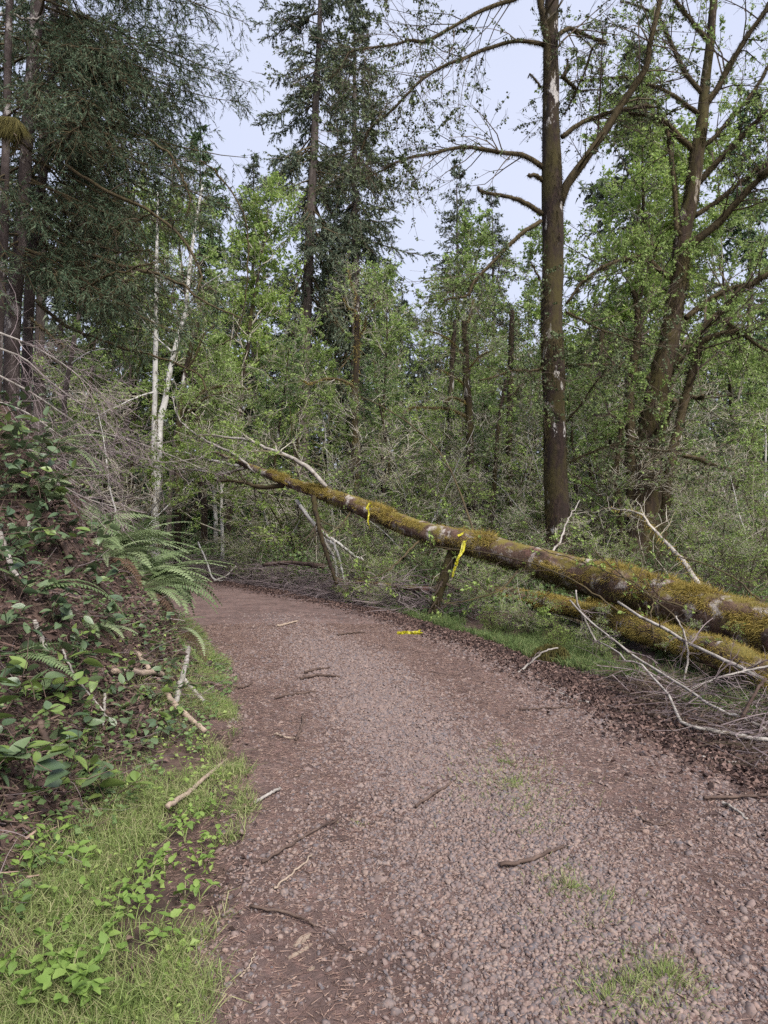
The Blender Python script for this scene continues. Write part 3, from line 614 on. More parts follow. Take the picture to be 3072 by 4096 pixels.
put_broad(85, 26, 240, 0, 'small leafy tree in the shade behind the near conifers', 3.4, 'leafm')
put_broad(642, 27, 160, 4, 'bright green tree between the mossy alder and the maple', 4.1, 'leafb', wide=1.15)
put_broad(600, 30, 205, 4, 'green leafy tree just right of the mossy alder trunk', 5.2, 'leafb')
put_broad(735, 25, 205, 4, 'leafy tree behind the maple limbs at the frame edge', 1.1, 'leafm')
put_broad(490, 30, 245, 0, 'loose leafy tree in front of the faint second spruce', .2, 'leafm')
put_broad(430, 31, 265, 1, 'slender leafy tree left of the pointed spruce', 3.1, 'leafm')
put_broad(385, 26, 300, 0, 'leafy tree right of the central mossy trunk', 2.5, 'leafm')
put_broad(322, 36, 285, 0, 'pale leafy tree in front of the tall fir trunk', 4.7, 'leafm')
put_broad(290, 24, 330, 1, 'airy leafy tree left of the tall fir trunk foot', 1.9, 'leafm')
put_broad(525, 27, 260, 0, 'leafy tree left of the big mossy alder trunk', 3.9, 'leafm')
sap = []
spots = [(222, 21, 360, 0), (262, 23, 345, 1), (300, 20, 400, 2), (335, 24, 370, 0), (375, 20, 405, 3), (405, 23, 360, 1), (432, 19, 420, 2), (450, 25, 345, 0), (500, 19, 400, 3), (515, 23, 350, 1),
         (545, 19, 420, 2), (585, 21, 365, 0), (610, 19, 410, 3), (700, 21, 380, 1), (725, 18, 420, 2), (760, 20, 370, 0), (680, 25, 330, 1), (590, 25, 300, 1), (770, 17, 440, 3), (645, 20, 380, 2), (100, 27, 330, 1), (215, 28, 310, 0)]
for i, (px, D, top, v) in enumerate(spots):
    sap.append((v, put_broad(px, D, top, v, '', i * 2.4, ('leafm', 'leafd', 'leafb', 'leafm')[i % 4], 'twig', 'white' if i % 3 == 0 else 'alder', 'alder saplings of the thicket', 'alder_sapling', 1.0 + .25 * (i % 3), 'sapling')))
ordinals([o for v, o in sap if v < 2], 'slim alder sapling in the thicket behind the fallen log')
ordinals([o for v, o in sap if v >= 2], 'bushy many-stemmed alder sapling in the thicket')
bush = []
spots2 = [(250, 18.5, 1.5, 3), (285, 17.5, 1.4, 2), (325, 17, 1.5, 3), (365, 15.5, 1.7, 2), (395, 14.6, 1.5, 3), (425, 15, 1.8, 2), (468, 13.8, 1.6, 3), (495, 15.5, 2.2, 2), (530, 14, 1.7, 3), (575, 13.5, 1.5, 2), (615, 13.5, 1.7, 3),
          (655, 14, 1.5, 2), (700, 13, 1.8, 3), (745, 12, 1.6, 3), (720, 15, 2.5, 2), (770, 14, 2.3, 3), (235, 21, 1.3, 2), (215, 23, 1.4, 3), (262, 20, 1.6, 2), (440, 17, 2.4, 2), (350, 18.5, 2.2, 3), (600, 16, 2.3, 2), (680, 16.5, 2.4, 3)]
for i, (px, D, hh, v) in enumerate(spots2):
    o = put_broad(px, D, 0, v, '', i * 1.9, ('leafm', 'leafb', 'leafd')[i % 3], 'twigd' if i % 2 else 'twig', 'twig' if False else 'alder', 'leafy shrubs under the thicket', 'leafy_shrub', 1.3, 'shrub', hh)
    bush.append(o)
ordinals(bush[:8] , 'low leafy shrub behind the far part of the fallen log'); ordinals(bush[8:16], 'low leafy shrub behind the thick part of the fallen log'); ordinals(bush[16:19], 'leafy shrub on the far side of the bend'); ordinals(bush[19:], 'taller leafy shrub at the foot of the thicket trees')
near = []
for i, (px, D, hh) in enumerate([(352, 14.0, .9), (385, 13.2, .9), (412, 13.2, .6), (478, 12.8, 1.0), (492, 11.0, .6), (528, 10.5, .9), (560, 9.6, .6), (602, 9.0, .6), (735, 7.6, .55), (690, 8.0, .5)]):
    near.append(put_broad(px, D, 0, 2 + i % 2, '', i * 2.9, 'leafb', 'twig' if i % 2 else 'twigd', 'alder', 'green shoots under the fallen tree', 'leafy_shoot', 1.5, 'shrub', hh))
ordinals(near, 'low green leafy shoot in front of or under the fallen tree')
bare = []
for i, (px, D, top) in enumerate([(690, 18, 430), (750, 16, 450), (560, 17, 440), (420, 18, 430), (735, 22, 380), (275, 20, 420), (640, 22, 400), (120, 20, 400)]):
    bare.append(put_broad(px, D, top, 5, '', i * 2.2, 'leafm', 'twig', 'white', 'bare grey saplings in the thicket', 'bare_sapling', 1.5, 'sapling'))
ordinals(bare, 'nearly leafless grey-twigged sapling in the thicket')
# undergrowth mass on the forest floor, and the far wood
um = M(); q = np.random.default_rng(8); n = 52000
y = q.uniform(12, 34, n) ; x = redge(y) + .8 + q.uniform(0, 1, n) ** 1.2 * (6 + y * .75); k = x < y * .62; x, y = x[k], y[k]; n = len(x)
hgt = np.clip(.75 + 1.1 * fbm(x * .45, y * .45, 4), .08, 1.6) * np.clip((y - 11) / 6, .3, 1.3); z = g(x, y) + hgt * q.random(n) ** .8
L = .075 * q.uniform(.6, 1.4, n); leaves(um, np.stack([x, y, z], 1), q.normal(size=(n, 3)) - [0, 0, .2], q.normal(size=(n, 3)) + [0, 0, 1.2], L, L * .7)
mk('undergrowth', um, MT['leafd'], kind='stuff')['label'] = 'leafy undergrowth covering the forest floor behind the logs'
wm = M(); n = 2600; y = q.uniform(12, 30, n); x = redge(y) + .8 + q.uniform(0, 1, n) * (6 + y * .7); k = x < y * .62; x, y = x[k], y[k]; n = len(x)
p0 = np.stack([x, y, g(x, y)], 1); d = q.normal(size=(n, 3)) * .55 + [0, 0, 1]; C = [p0]; dd = unit(d)
Ls = q.uniform(.6, 2.6, n)
for j in range(5): dd = unit(dd + q.normal(size=(n, 3)) * .22 + [0, 0, -.14]); C.append(C[-1] + dd * (Ls / 5)[:, None])
tubes(wm, np.stack(C, 1), np.full((n, 1), .006) * np.linspace(1, .35, 6), 3)
mk('undergrowth_stems', wm, MT['twig'], kind='stuff')['label'] = 'thin grey stems standing in the undergrowth'
fm = M(); n = 36000; a = q.uniform(-.72, .66, n); D = q.uniform(52, 66, n); x = a * D; top = np.interp(a, [-.72, -.3, -.2, -.1, .03, .1, .2, .4, .66], [13, 13, 10, 11, 11.5, 12, 13, 15, 15]) * (1 + .35 * fbm(a * 14, a * 0 + 2, 3))
z = q.uniform(0, 1, n) ** 1.1 * top; leaves(fm, np.stack([x, D, g(x, D) + z - .3], 1), q.normal(size=(n, 3)) + [0, 0, -.4], q.normal(size=(n, 3)), q.uniform(.4, .9, n), q.uniform(.18, .4, n))
mk('far_forest', fm, MT['fol'], kind='stuff')['label'] = 'dark far wood closing the view behind the trees'
# ------------------------------------------------------------------ trees with traced limbs
def traced(name, label, cat, D, tp, w, mt, seed, group=None, ring=16, rough=.1, lean=0):
    q = np.random.default_rng(seed); n = 46
    pts = [P(a, b, D + lean * i) for i, (a, b) in enumerate(tp)]
    c = smooth(pts, n); r = np.interp(np.linspace(0, 1, n), np.linspace(0, 1, len(w)), w) * D / F / 2
    bz = float(g(c[0, 0], c[0, 1])); loc = np.array([c[0, 0], c[0, 1], bz]); c[0, 2] = min(c[0, 2], bz - .15)
    th = thing(name, label, cat, loc, group=group); m = M(); tubes(m, c, r, ring, rough=rough, rng=q)
    mk('trunk', m, MT[mt], th, True)
    return th, c, r, q
def branches(th, D, specs, mt, q, ntw, leafn, leaf, ls, moss, twm='twigd', mossm='mosst', tl=1.1, up=.1, drift=1.0, tl2=.5, fl=.045):
    allT = []; off = np.array(th.location)
    for sp in specs:
        pts, w0, w1 = sp[:3]; dD = sp[3] if len(sp) > 3 else q.uniform(-drift, drift); nt_ = int((sp[4] if len(sp) > 4 else ntw) * 1.5)
        n = 26; c = smooth([P(a, b, D + dD * i / (len(pts) - 1)) for i, (a, b) in enumerate(pts)], n); r = np.linspace(w0, w1, n) / 2 * D / F
        c[2:-1] += np.cumsum(q.normal(size=(n - 3, 3)) * .006, 0)
        m = M(); tubes(m, c, r, 8, rough=.14, rng=q); o = mk('branch', m, MT[mt], th, True)
        if moss:
            L = np.linalg.norm(np.diff(c, axis=0), axis=1).sum(); f = M(); fur(f, c, r, int(moss * L * (1 + 10 * r.mean())), q, fl, .007, droop=1.1); mk('moss', f, MT[mossm], o, kind='stuff', off=off)
        if nt_:
            T, TR = sprout(c[None], r[None], nt_, .12, 1, .85, tl, 8, q, up=up, wig=.17, rs=.35, lt=.35)
            S, SR = sprout(T, TR, 5, .15, 1, .75, tl2, 6, q, up=up * .5, wig=.18, rs=.6, lt=.35)
            U, UR = sprout(S, SR, 2, .2, 1, .7, tl2 * .4, 4, q, wig=.18, rs=.7)
            m2 = M(); tubes(m2, T[:, [0, 2, 4, 7]], np.maximum(TR[:, [0, 2, 4, 7]], .004), 3); tubes(m2, S[:, [0, 2, 5]], np.maximum(SR[:, [0, 2, 5]], .003), 3); tubes(m2, U[:, [0, 3]], np.maximum(UR[:, [0, 3]], .0024), 3)
            mk('twigs', m2, MT[twm], o, kind='stuff', off=off); allT += [S]
    if leafn and allT:
        S = np.concatenate(allT); lf = M(); leaf_cloud(lf, S, leafn, ls, q, wr=.72, down=.5, up_n=.2); mk('crown', lf, MT[leaf], th)
# big mossy alder right of the middle
DA = 15.0
thR, c, r, q = traced('mossy_alder', 'tall straight dark alder trunk with arching mossy limbs, right of the middle', 'tree', DA,
    [(561, 612), (558, 540), (556, 480), (554, 400), (552, 330), (553, 250), (552, 170), (551, 100), (551, 40), (552, -20), (553, -110)], [32.0, 25.6, 23.2, 22.4, 21.6, 20.8, 19.2, 16.0, 14.4, 12.8, 9.6], 'alder', 71, rough=.09)
f = M(); fur(f, c, r, 16000, q, .085, .011, droop=1.5, t=(.02, .8), patch=(1.1, .8, .0)); mk('moss', f, MT['mosst'], thR, kind='stuff')
SA = [([(550.6, 108), (547.5, 62), (545, 31), (541, 0), (536, -60)], 8, 6, -.3, 4),
      ([(549, 46), (530, 42), (512, 41.7), (487, 48), (467, 55.5), (441, 66), (418, 82), (407, 92.6), (390, 110), (372, 123), (364, 136), (358, 156), (355, 166)], 4.2, 1.2, -1.2, 26),
      ([(549, -14), (530, -8), (512, 0), (484, 9), (463, 20), (438, 33), (424, 40), (410, 38), (392, 42), (364, 46), (349, 51), (342, 65), (330, 78)], 4.5, 1.0, -1.6, 26),
      ([(544, 168), (527, 157), (512, 154), (487, 150), (463, 147), (441, 153), (420, 157), (399, 164), (383, 173), (358, 186)], 5.5, 1.2, -.8, 18),
      ([(543, 181), (537, 177), (530, 174)], 4.5, 3.5, -.2, 0), ([(542, 214), (527, 202), (512, 196), (492, 191), (478, 187)], 5.5, 2.6, -.6, 0),
      ([(541, 221), (524, 233), (512, 245), (498, 259), (486, 271), (472, 287), (466, 299), (444, 301)], 4.6, 1.6, -.8, 8),
      ([(560, 205), (567.5, 185), (580, 167), (592, 150), (604.6, 131), (617, 109.6), (626, 96), (637, 80), (646, 65), (649, 46), (652, 28), (660, -8), (664, -40)], 9, 3.6, -1.0, 10),
      ([(562, 137), (581, 123), (598, 116.5), (620, 111), (651, 106.5)], 5, 3.4, .7, 4), ([(557, 36), (570, 28), (580, 31), (595, 38), (606, 43)], 4.6, 3, .8, 6), ([(606, 43), (594, 47), (586, 70), (574, 95), (564, 115)], 2.4, 1.2, .6, 5),
      ([(562, 76), (573.7, 86), (582, 92), (600, 90)], 4, 1.2, .9, 6), ([(564, 76), (567, 68), (565, 60)], 3.4, 1.2, .1, 0), ([(541, 87), (533, 82), (528, 78)], 2.4, 1, .1, 0), ([(540, 280), (534, 270), (531, 262)], 2.2, 1, -.2, 3),
      ([(566, 312), (578, 318), (600, 330), (626, 340), (650, 346)], 2.2, 1, -1.2, 8), ([(546, 366), (530, 370), (505, 372), (480, 380)], 2.2, 1, -1.2, 8), ([(566, 422), (580, 405), (592, 385), (604, 370)], 2, .8, -.8, 6), ([(570, 462), (590, 452), (612, 444), (640, 446), (670, 450)], 2, .8, -1.5, 8)]
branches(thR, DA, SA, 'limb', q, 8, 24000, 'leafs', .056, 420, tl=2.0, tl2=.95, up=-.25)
# bigleaf maple
DM = 16.5
thM, c, r, q = traced('mossy_maple', 'leaning many-limbed maple shaggy with moss, at the right', 'tree', DM,
    [(640, 590), (643, 511), (646, 457), (655.5, 410), (660, 379.5), (669, 341), (674, 310), (680, 271), (683, 231), (691, 201), (697, 154), (702, 123.5), (706, 77), (711, 38.6), (714, 0), (720, -70)], [39.1, 34.0, 28.9, 24.6, 22.1, 18.7, 17.0, 16.1, 15.3, 14.4, 12.8, 11.0, 9.3, 8.1, 7.2, 5.1], 'maple', 72, rough=.16)
f = M(); fur(f, c, r, 19000, q, .10, .012, droop=1.6, t=(0, .72), patch=(.8, .8, -.12)); mk('moss', f, MT['mosst'], thM, kind='stuff')
SM = [([(630, 585), (632, 503), (631, 441), (629, 395), (635.5, 349), (637, 318), (633, 290)], 13, 4, -.4, 8), ([(660, 560), (668, 480), (682, 410), (691, 376), (697, 356), (703, 341), (728, 333), (745, 331)], 11, 3.5, -.5, 8),
      ([(668, 373), (680, 358), (697, 339), (711, 322), (728, 307), (740, 291.5), (756, 281), (768, 273), (800, 258)], 8, 4.5, -.8, 10), ([(686, 318), (705, 304), (720, 294.6), (739, 287), (760, 284)], 6, 2.5, .4, 6),
      ([(690, 245), (712.6, 228), (728, 213), (743.5, 196), (759, 180.5), (768, 173), (800, 150)], 7.5, 4, -.8, 10), ([(695, 216), (717, 200.6), (736, 185), (753, 171), (768, 162), (790, 148)], 5, 3, .8, 10),
      ([(699, 182), (714, 167), (728, 151), (743.5, 136), (759, 122), (768, 114), (800, 90)], 6, 3.5, -.4, 10), ([(700, 148), (716, 136), (731, 119), (743, 105), (759, 85), (768, 68), (780, 45)], 4.4, 2.4, .5, 9),
      ([(706, 104), (719, 86), (728, 68), (739, 49), (750, 31), (762, 14), (775, -10)], 6.4, 4, -.6, 9), ([(693, 150), (680, 137), (666, 122), (655.5, 117), (643, 113.5), (630, 112)], 6, 3, -.9, 6),
      ([(699, 114), (686, 105), (674, 96), (660, 89), (643, 82.6), (626, 76), (604.6, 77), (581, 80)], 4.4, 1.6, -.6, 12), ([(703, 94), (685, 72.5), (675.6, 54), (666, 34), (660, 23), (649, 12), (620, 1.5)], 5, 1.8, .6, 12),
      ([(708, 40), (695.6, 24.7), (686, 12), (677, 0), (668, -20)], 5, 3, .3, 6), ([(666, 123), (671, 147), (675.6, 177.5), (678, 208), (680, 235)], 4, 4.4, -.5, 3), ([(672, 276), (663, 273), (643, 257.5), (620, 261), (601.5, 268), (589, 276), (577, 287), (566, 304)], 5.4, 2.2, -1.0, 12),
      ([(666, 452), (697, 458), (712.6, 464), (731, 470)], 4.4, 3.6, -.6, 3), ([(723, 320), (740, 331.6), (754, 342), (775, 357)], 4, 2.4, -.4, 5), ([(651, 379.5), (635, 373), (620, 367), (597, 365.5), (566, 367), (527, 372)], 3.6, 1.4, -1.6, 10), ([(688, 395), (700, 398), (703, 396)], 4, 3.5, -.3, 2),
      ([(645, 500), (660, 430), (675, 400)], 9, 5, -.9, 3), ([(622, 590), (620, 520), (616, 470), (620, 420)], 6, 3, -.5, 6)]
branches(thM, DM, SM, 'limb', q, 10, 26000, 'leafm', .066, 520, tl=1.9, tl2=.9, up=.0, mossm='mosst', fl=.06)
# white-barked twin alder on the far side of the bend
thW, c, r, q = traced('white_alder', 'pale white-barked alder forking into two slim stems, left of the bend', 'tree', 24, [(156, 562), (155, 500), (154, 460), (155, 380), (156, 330), (156, 290), (157, 240), (158, 190)], [9.8, 6.8, 6.0, 4.9, 4.5, 4.1, 3.0, 1.5], 'white', 73, rough=.07)
branches(thW, 24, [([(158, 500), (160, 430), (166, 395), (172, 360), (185, 310), (192, 250), (203, 185)], 7.5, 2.5, .6, 10), ([(155, 392), (140, 396), (120, 405), (100, 415)], 2, 1, -1.5, 8), ([(156, 325), (143, 312), (130, 295), (120, 285)], 2.2, 1, -1, 8), ([(188, 305), (205, 285), (230, 270)], 2, .8, -1, 8), ([(172, 352), (150, 330), (134, 306)], 2, .8, -1, 6), ([(156, 300), (160, 280), (166, 255)], 2, 1, -.5, 6)], 'white', q, 8, 2600, 'leafm', .07, 0, twm='twig', tl=1.3, tl2=.6)
f = M(); fur(f, c, r, 5000, q, .08, .014, droop=1, t=(0, .40), patch=(.8, .8, -.15)); mk('moss', f, MT['mossd'], thW, kind='stuff')
pale = []
for i, (tp, w, D, lab) in enumerate([([(169, 562), (169, 520), (172, 470), (176, 430)], [6, 5.5, 5, 4], 25, 'pale straight trunk close behind the white forked alder'), ([(119, 545), (122, 480), (128, 400), (133, 330)], [4, 4, 3.5, 2], 26, 'thin pale trunk in the dark left of the white forked alder'),
     ([(125, 545), (127, 480), (130, 420), (131, 360)], [3.5, 3, 3, 2], 27, 'thinnest pale trunk in the dark left of the white forked alder'), ([(64, 400), (70, 365), (76, 330), (82, 300), (84, 260)], [5, 5, 4.5, 4, 2.5], 17, 'leaning lichen-spotted trunk behind the near conifers'),
     ([(178, 470), (180, 410), (186, 370), (192, 345), (198, 322)], [7, 6, 5, 4, 3], 21, 'dark crooked mossy trunk right of the white forked alder'), ([(356, 520), (356, 470), (355, 400), (357, 350), (357, 310), (358, 296)], [6.5, 6, 5.5, 6, 5.5, 4], 22, 'slim rusty-mossed trunk in the centre, behind the fallen log'),
     ([(472, 520), (470, 456), (469, 410), (466, 380), (466, 356), (464, 320)], [8.5, 8, 7.5, 7, 6.5, 5], 20, 'dark snag-topped mossy trunk between centre and big alder'), ([(450, 500), (449, 440), (451, 390), (453, 349), (455, 320)], [6, 6, 5.5, 5, 3], 23, 'reddish trunk just left of the snag-topped trunk'),
     ([(509, 520), (509, 470), (510, 410), (511, 349), (512, 310)], [8, 7, 6.5, 5.5, 4], 21, 'mossy trunk nearest left of the big alder'), ([(493, 520), (495, 470), (499, 420), (506, 380)], [4, 4, 3.5, 2], 19, 'thin bent trunk left of the big alder'),
     ([(590, 540), (592, 470), (596, 400), (602, 330)], [7, 6.5, 6, 4], 22, 'grey-green trunk between the big alder and the maple'), ([(606, 560), (608, 500), (612, 440)], [10, 9, 7], 21, 'broad shaded trunk close left of the maple foot')]):
    mt = 'fir' if i < 4 else 'alder'
    th, c, r, q = traced('slim_alder', lab, 'tree', D, tp, w, mt, 80 + i, 'slim trunks in the thicket', 10, .08); off = np.array(th.location)
    if i >= 4:
        f = M(); fur(f, c, r, 1800, q, .06, .012, droop=.9, patch=(.8, .8, -.15)); mk('moss', f, MT['moss' if i == 5 else 'mosst'], th, kind='stuff')
    ex = {4: [([(182, 415), (198, 395), (215, 387), (232, 386), (250, 388)], 3.2, 1.6, -.4, 5), ([(183, 420), (200, 402), (215, 394), (236, 392)], 2.6, 1.2, -.4, 5), ([(181, 430), (200, 422), (220, 419)], 2.4, 1.2, -.4, 4), ([(186, 372), (196, 355), (204, 335), (215, 325)], 2.4, 1, -.3, 5)],
          5: [([(356, 388), (344, 381), (325, 379), (310, 384), (302, 380)], 3, 1.8, -.6, 6), ([(358, 338), (366, 326), (369, 312), (380, 300)], 2.2, 1, -.4, 8), ([(357, 312), (348, 306), (344, 298)], 2.2, 1, -.4, 8), ([(359, 300), (352, 285), (348, 270)], 2, 1, .3, 8)],
          6: [([(467, 417), (449, 409), (432, 410), (415, 410), (404, 414)], 3.4, 1.5, -.6, 5), ([(468, 404), (455, 398), (446, 402)], 3, 2, -.5, 3), ([(466, 360), (455, 345), (440, 335), (425, 332)], 2.2, 1, -.4, 8), ([(467, 370), (478, 358), (492, 350)], 2, 1, -.4, 8), ([(464, 330), (470, 315), (474, 300)], 2, 1, .3, 8), ([(465, 385), (450, 375), (435, 370)], 2, 1, -.3, 6)],
          8: [([(511, 380), (500, 370), (488, 366)], 2, 1, -.3, 6), ([(511, 400), (522, 385), (535, 378)], 2, 1, -.3, 6)], 3: [([(70, 365), (90, 352), (112, 350)], 2, 1, -.3, 6)], 10: [([(594, 430), (606, 415), (620, 405)], 2, 1, -.3, 6)]}.get(i)
    if ex: branches(th, D, ex, 'limb' if i > 3 else 'white', q, 6, 900, 'leafm', .07, 300 if i > 3 else 0, twm='twig', mossm='moss' if i in (5, 6) else 'mossd', tl=1.0, tl2=.5)

# ------------------------------------------------------------------ fallen logs
def along(cx, r, t):
    k = len(cx) - 1; u = t * k; i = min(int(u), k - 1); f_ = u - i; return cx[i] * (1 - f_) + cx[i + 1] * f_, r[i] * (1 - f_) + r[i + 1] * f_
q = np.random.default_rng(91)
lp = [P(850, 668, 6.9), P(768, 634, 8.2), P(657, 597, 9.3), P(580, 577, 10.3), P(509, 556, 11.3), P(417, 532, 12.8), P(347, 505, 14.1), P(287, 485, 15.4), P(245, 468, 16.5), P(215, 455, 17.3)]
n = 110; c = smooth(lp, n); r = np.interp(np.linspace(0, 1, n), np.linspace(0, 1, 10), [.30, .285, .255, .24, .21, .18, .145, .105, .06, .03])
c[2:] += np.cumsum(q.normal(size=(n - 2, 3)) * .003, 0)
loc = np.array([c[0, 0], c[0, 1], float(g(c[0, 0], c[0, 1]))]); c[0, 2] = min(c[0, 2], .3)
thL = thing('fallen_tree', 'long moss-covered fallen alder propped up above the roadside', 'log', loc)
m = M(); tubes(m, c, r, 22, rough=.10, rng=q); mk('trunk', m, MT['log'], thL, True); off = loc
f = M(); fur(f, c, r, 100000, q, .036, .0055, ang=(-1.9, 1.9), droop=.5, t=(0, .82), patch=(1.9, 1.1, .02)); fur(f, c, r, 70000, q, .075, .006, ang=(-1.3, 1.3), droop=.7, t=(0, .82), patch=(2.0, .9, .10)); mk('moss', f, MT['moss'], thL, kind='stuff')
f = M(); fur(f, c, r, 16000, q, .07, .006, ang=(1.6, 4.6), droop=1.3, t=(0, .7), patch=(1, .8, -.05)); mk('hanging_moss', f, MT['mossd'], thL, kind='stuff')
def lbranch(pts, w0, w1, mt, nt_=8, tl=.8, moss=0, twm='twig', up=0, leafn=0):
    nn = 24; cc = smooth([P(*p) for p in pts], nn); D = np.interp(np.linspace(0, 1, nn), np.linspace(0, 1, len(pts)), [p[2] for p in pts]); rr = np.linspace(w0, w1, nn) / 2 * D / F
    cc[2:-1] += q.normal(size=(nn - 3, 3)) * .008
    m = M(); tubes(m, cc, rr, 8, rough=.12, rng=q); o = mk('branch', m, MT[mt], thL, True)
    if moss: f = M(); fur(f, cc, rr, moss, q, .05, .008, droop=1); mk('moss', f, MT['moss' if mt == 'pale' else 'mosst'], o, kind='stuff', off=off)
    if nt_:
        T, TR = sprout(cc[None], rr[None], nt_, .2, 1, .8, tl, 7, q, up=up, wig=.17, rs=.4); S, SR = sprout(T, TR, 4, .2, 1, .8, tl * .45, 5, q, wig=.17)
        m2 = M(); tubes(m2, T, np.maximum(TR, .0035), 3); tubes(m2, S, np.maximum(SR, .0025), 3); mk('twigs', m2, MT[twm], o, kind='stuff', off=off)
        if leafn: lf = M(); leaf_cloud(lf, S, leafn, .055, q); mk('leaves', lf, MT['leafb'], o, kind='stuff', off=off)
lbranch([(326, 487, 14.5), (310, 469, 14.5), (291, 458, 14.7), (271, 450, 15), (256, 443, 15.2), (247, 440, 15.4), (216, 436, 16), (196, 435, 16.5)], 5, 1.6, 'pale', 18, 1.2, leafn=1200)
lbranch([(313, 497, 14.4), (316, 512, 14.2), (319, 527, 14), (324, 546, 13.9), (330, 564, 13.8), (337, 584, 13.6)], 5.5, 3.5, 'alder', 10, .7, 300, 'twigd')
lbranch([(296, 500, 15.2), (314, 524, 15.4), (330, 537, 15.5), (342, 546, 15.6), (353, 555, 15.8), (366, 562, 16)], 4, 2.5, 'white', 10, .8)
lbranch([(300, 505, 15.0), (318, 530, 14.9), (330, 550, 14.8), (336, 566, 14.7), (337, 588, 14.6)], 3.4, 2.2, 'white', 10, .8)
lbranch([(326, 540, 14.9), (334, 545, 14.7), (342, 570, 14.5), (345, 585, 14.3)], 3, 1.6, 'white', 8, .6)
lbranch([(454, 548, 12.2), (447, 569, 12.1), (440, 589, 12.1), (433, 615, 12.1)], 12, 8, 'alder', 10, .6, 500, 'twigd')
lbranch([(713, 600, 9.2), (703, 591, 9.4), (691, 574, 9.7), (683, 560, 9.9), (666, 543, 10.3), (651, 527, 10.6), (638, 513, 10.9), (610, 508, 11.4)], 7, 1.4, 'pale', 10, .8, 700)
lbranch([(478, 548, 11.9), (470, 520, 12.3), (455, 480, 13), (438, 450, 13.4), (415, 428, 13.8), (380, 405, 14), (350, 392, 14.2)], 2.4, .8, 'limb', 8, .8, 0, 'twig', leafn=160)
lbranch([(545, 562, 10.6), (560, 540, 11), (568, 520, 11.4), (580, 500, 12)], 2.4, .8, 'pale', 6, .6, leafn=100)
lbranch([(283, 486, 15.5), (262, 487, 15.9), (240, 482, 16.3), (215, 480, 16.8)], 5, 2, 'limb', 10, 1.0, 200, 'twigd', leafn=160)
lbranch([(258, 474, 16.1), (235, 455, 16.6), (205, 440, 17), (180, 420, 17.5), (172, 395, 18)], 3, 1, 'pale', 20, 1.4, leafn=2200)
lbranch([(245, 468, 16.5), (220, 474, 17), (195, 470, 17.3), (160, 468, 17.8), (140, 462, 18)], 3.4, 1, 'pale', 20, 1.4, leafn=2200)
lbranch([(240, 466, 16.6), (210, 460, 17), (180, 452, 17.4), (150, 455, 17.7)], 3, 1, 'white', 20, 1.4, leafn=2200)
lbranch([(352, 509, 14), (345, 520, 13.6), (338, 528, 13.4), (320, 520, 13.2)], 2, .8, 'limb', 6, .7, 0, 'twigd', leafn=80)
lbranch([(420, 540, 12.6), (400, 560, 12), (380, 575, 11.8), (350, 580, 11.8)], 2.2, .8, 'limb', 8, .8, 0, 'twigd', leafn=140)
lbranch([(520, 568, 11), (500, 590, 10.6), (470, 600, 10.5), (445, 603, 10.4)], 2.2, .8, 'limb', 8, .8, 0, 'twigd', leafn=180)
for a in ([(743, 632, 8.2), (705, 614, 8.6), (654, 597, 8.9), (635, 583, 9.2), (605, 570, 9.7), (566, 557, 10.3), (530, 545, 10.8)], [(700, 640, 8.2), (668, 610, 8.6), (640, 590, 9.0), (610, 566, 9.6), (590, 545, 10)], [(620, 612, 9.2), (580, 585, 9.7), (540, 566, 10.3), (480, 552, 11.3), (430, 546, 12.0)], [(760, 600, 8.5), (730, 575, 9), (690, 560, 9.4), (640, 550, 10)], [(655, 650, 8.4), (652, 620, 8.6), (654, 598, 8.8), (658, 570, 9)]):
    lbranch(a, 2.0, .9, 'limb', 10, .6, 0, 'twigd', leafn=70)
# second log lying under it
lp = [P(790, 690, 6.6), P(720, 655, 7.5), P(648, 634, 8.9), P(579, 611, 11.1), P(520, 597, 13.1), P(463, 587, 14.6), P(425, 582, 15.6)]
n = 60; c2 = smooth(lp, n); r2 = np.linspace(.16, .12, n); loc2 = np.array([c2[0, 0], c2[0, 1], float(g(c2[0, 0], c2[0, 1]))])
th2 = thing('fallen_log', 'thinner mossy log lying beneath the long fallen tree', 'log', loc2)
m = M(); tubes(m, c2, r2, 16, rough=.12, rng=q); mk('trunk', m, MT['log'], th2, True)
f = M(); fur(f, c2, r2, 60000, q, .045, .006, ang=(-2, 2), droop=.6, patch=(1.2, .8, -.2)); mk('moss', f, MT['moss'], th2, kind='stuff')
lp = [P(740, 650, 8.9), P(690, 634, 9.7), P(640, 616, 10.6), P(590, 604, 11.6)]; c3 = smooth(lp, 40); r3 = np.linspace(.13, .10, 40)
th3 = thing('fallen_log', 'short pale mossy log wedged between the two fallen trunks', 'log', (c3[0, 0], c3[0, 1], float(g(c3[0, 0], c3[0, 1]))))
m = M(); tubes(m, c3, r3, 14, rough=.12, rng=q); mk('trunk', m, MT['log'], th3, True); f = M(); fur(f, c3, r3, 26000, q, .045, .006, ang=(-2, 2), droop=.6, patch=(1.2, .8, -.1)); mk('moss', f, MT['moss'], th3, kind='stuff')

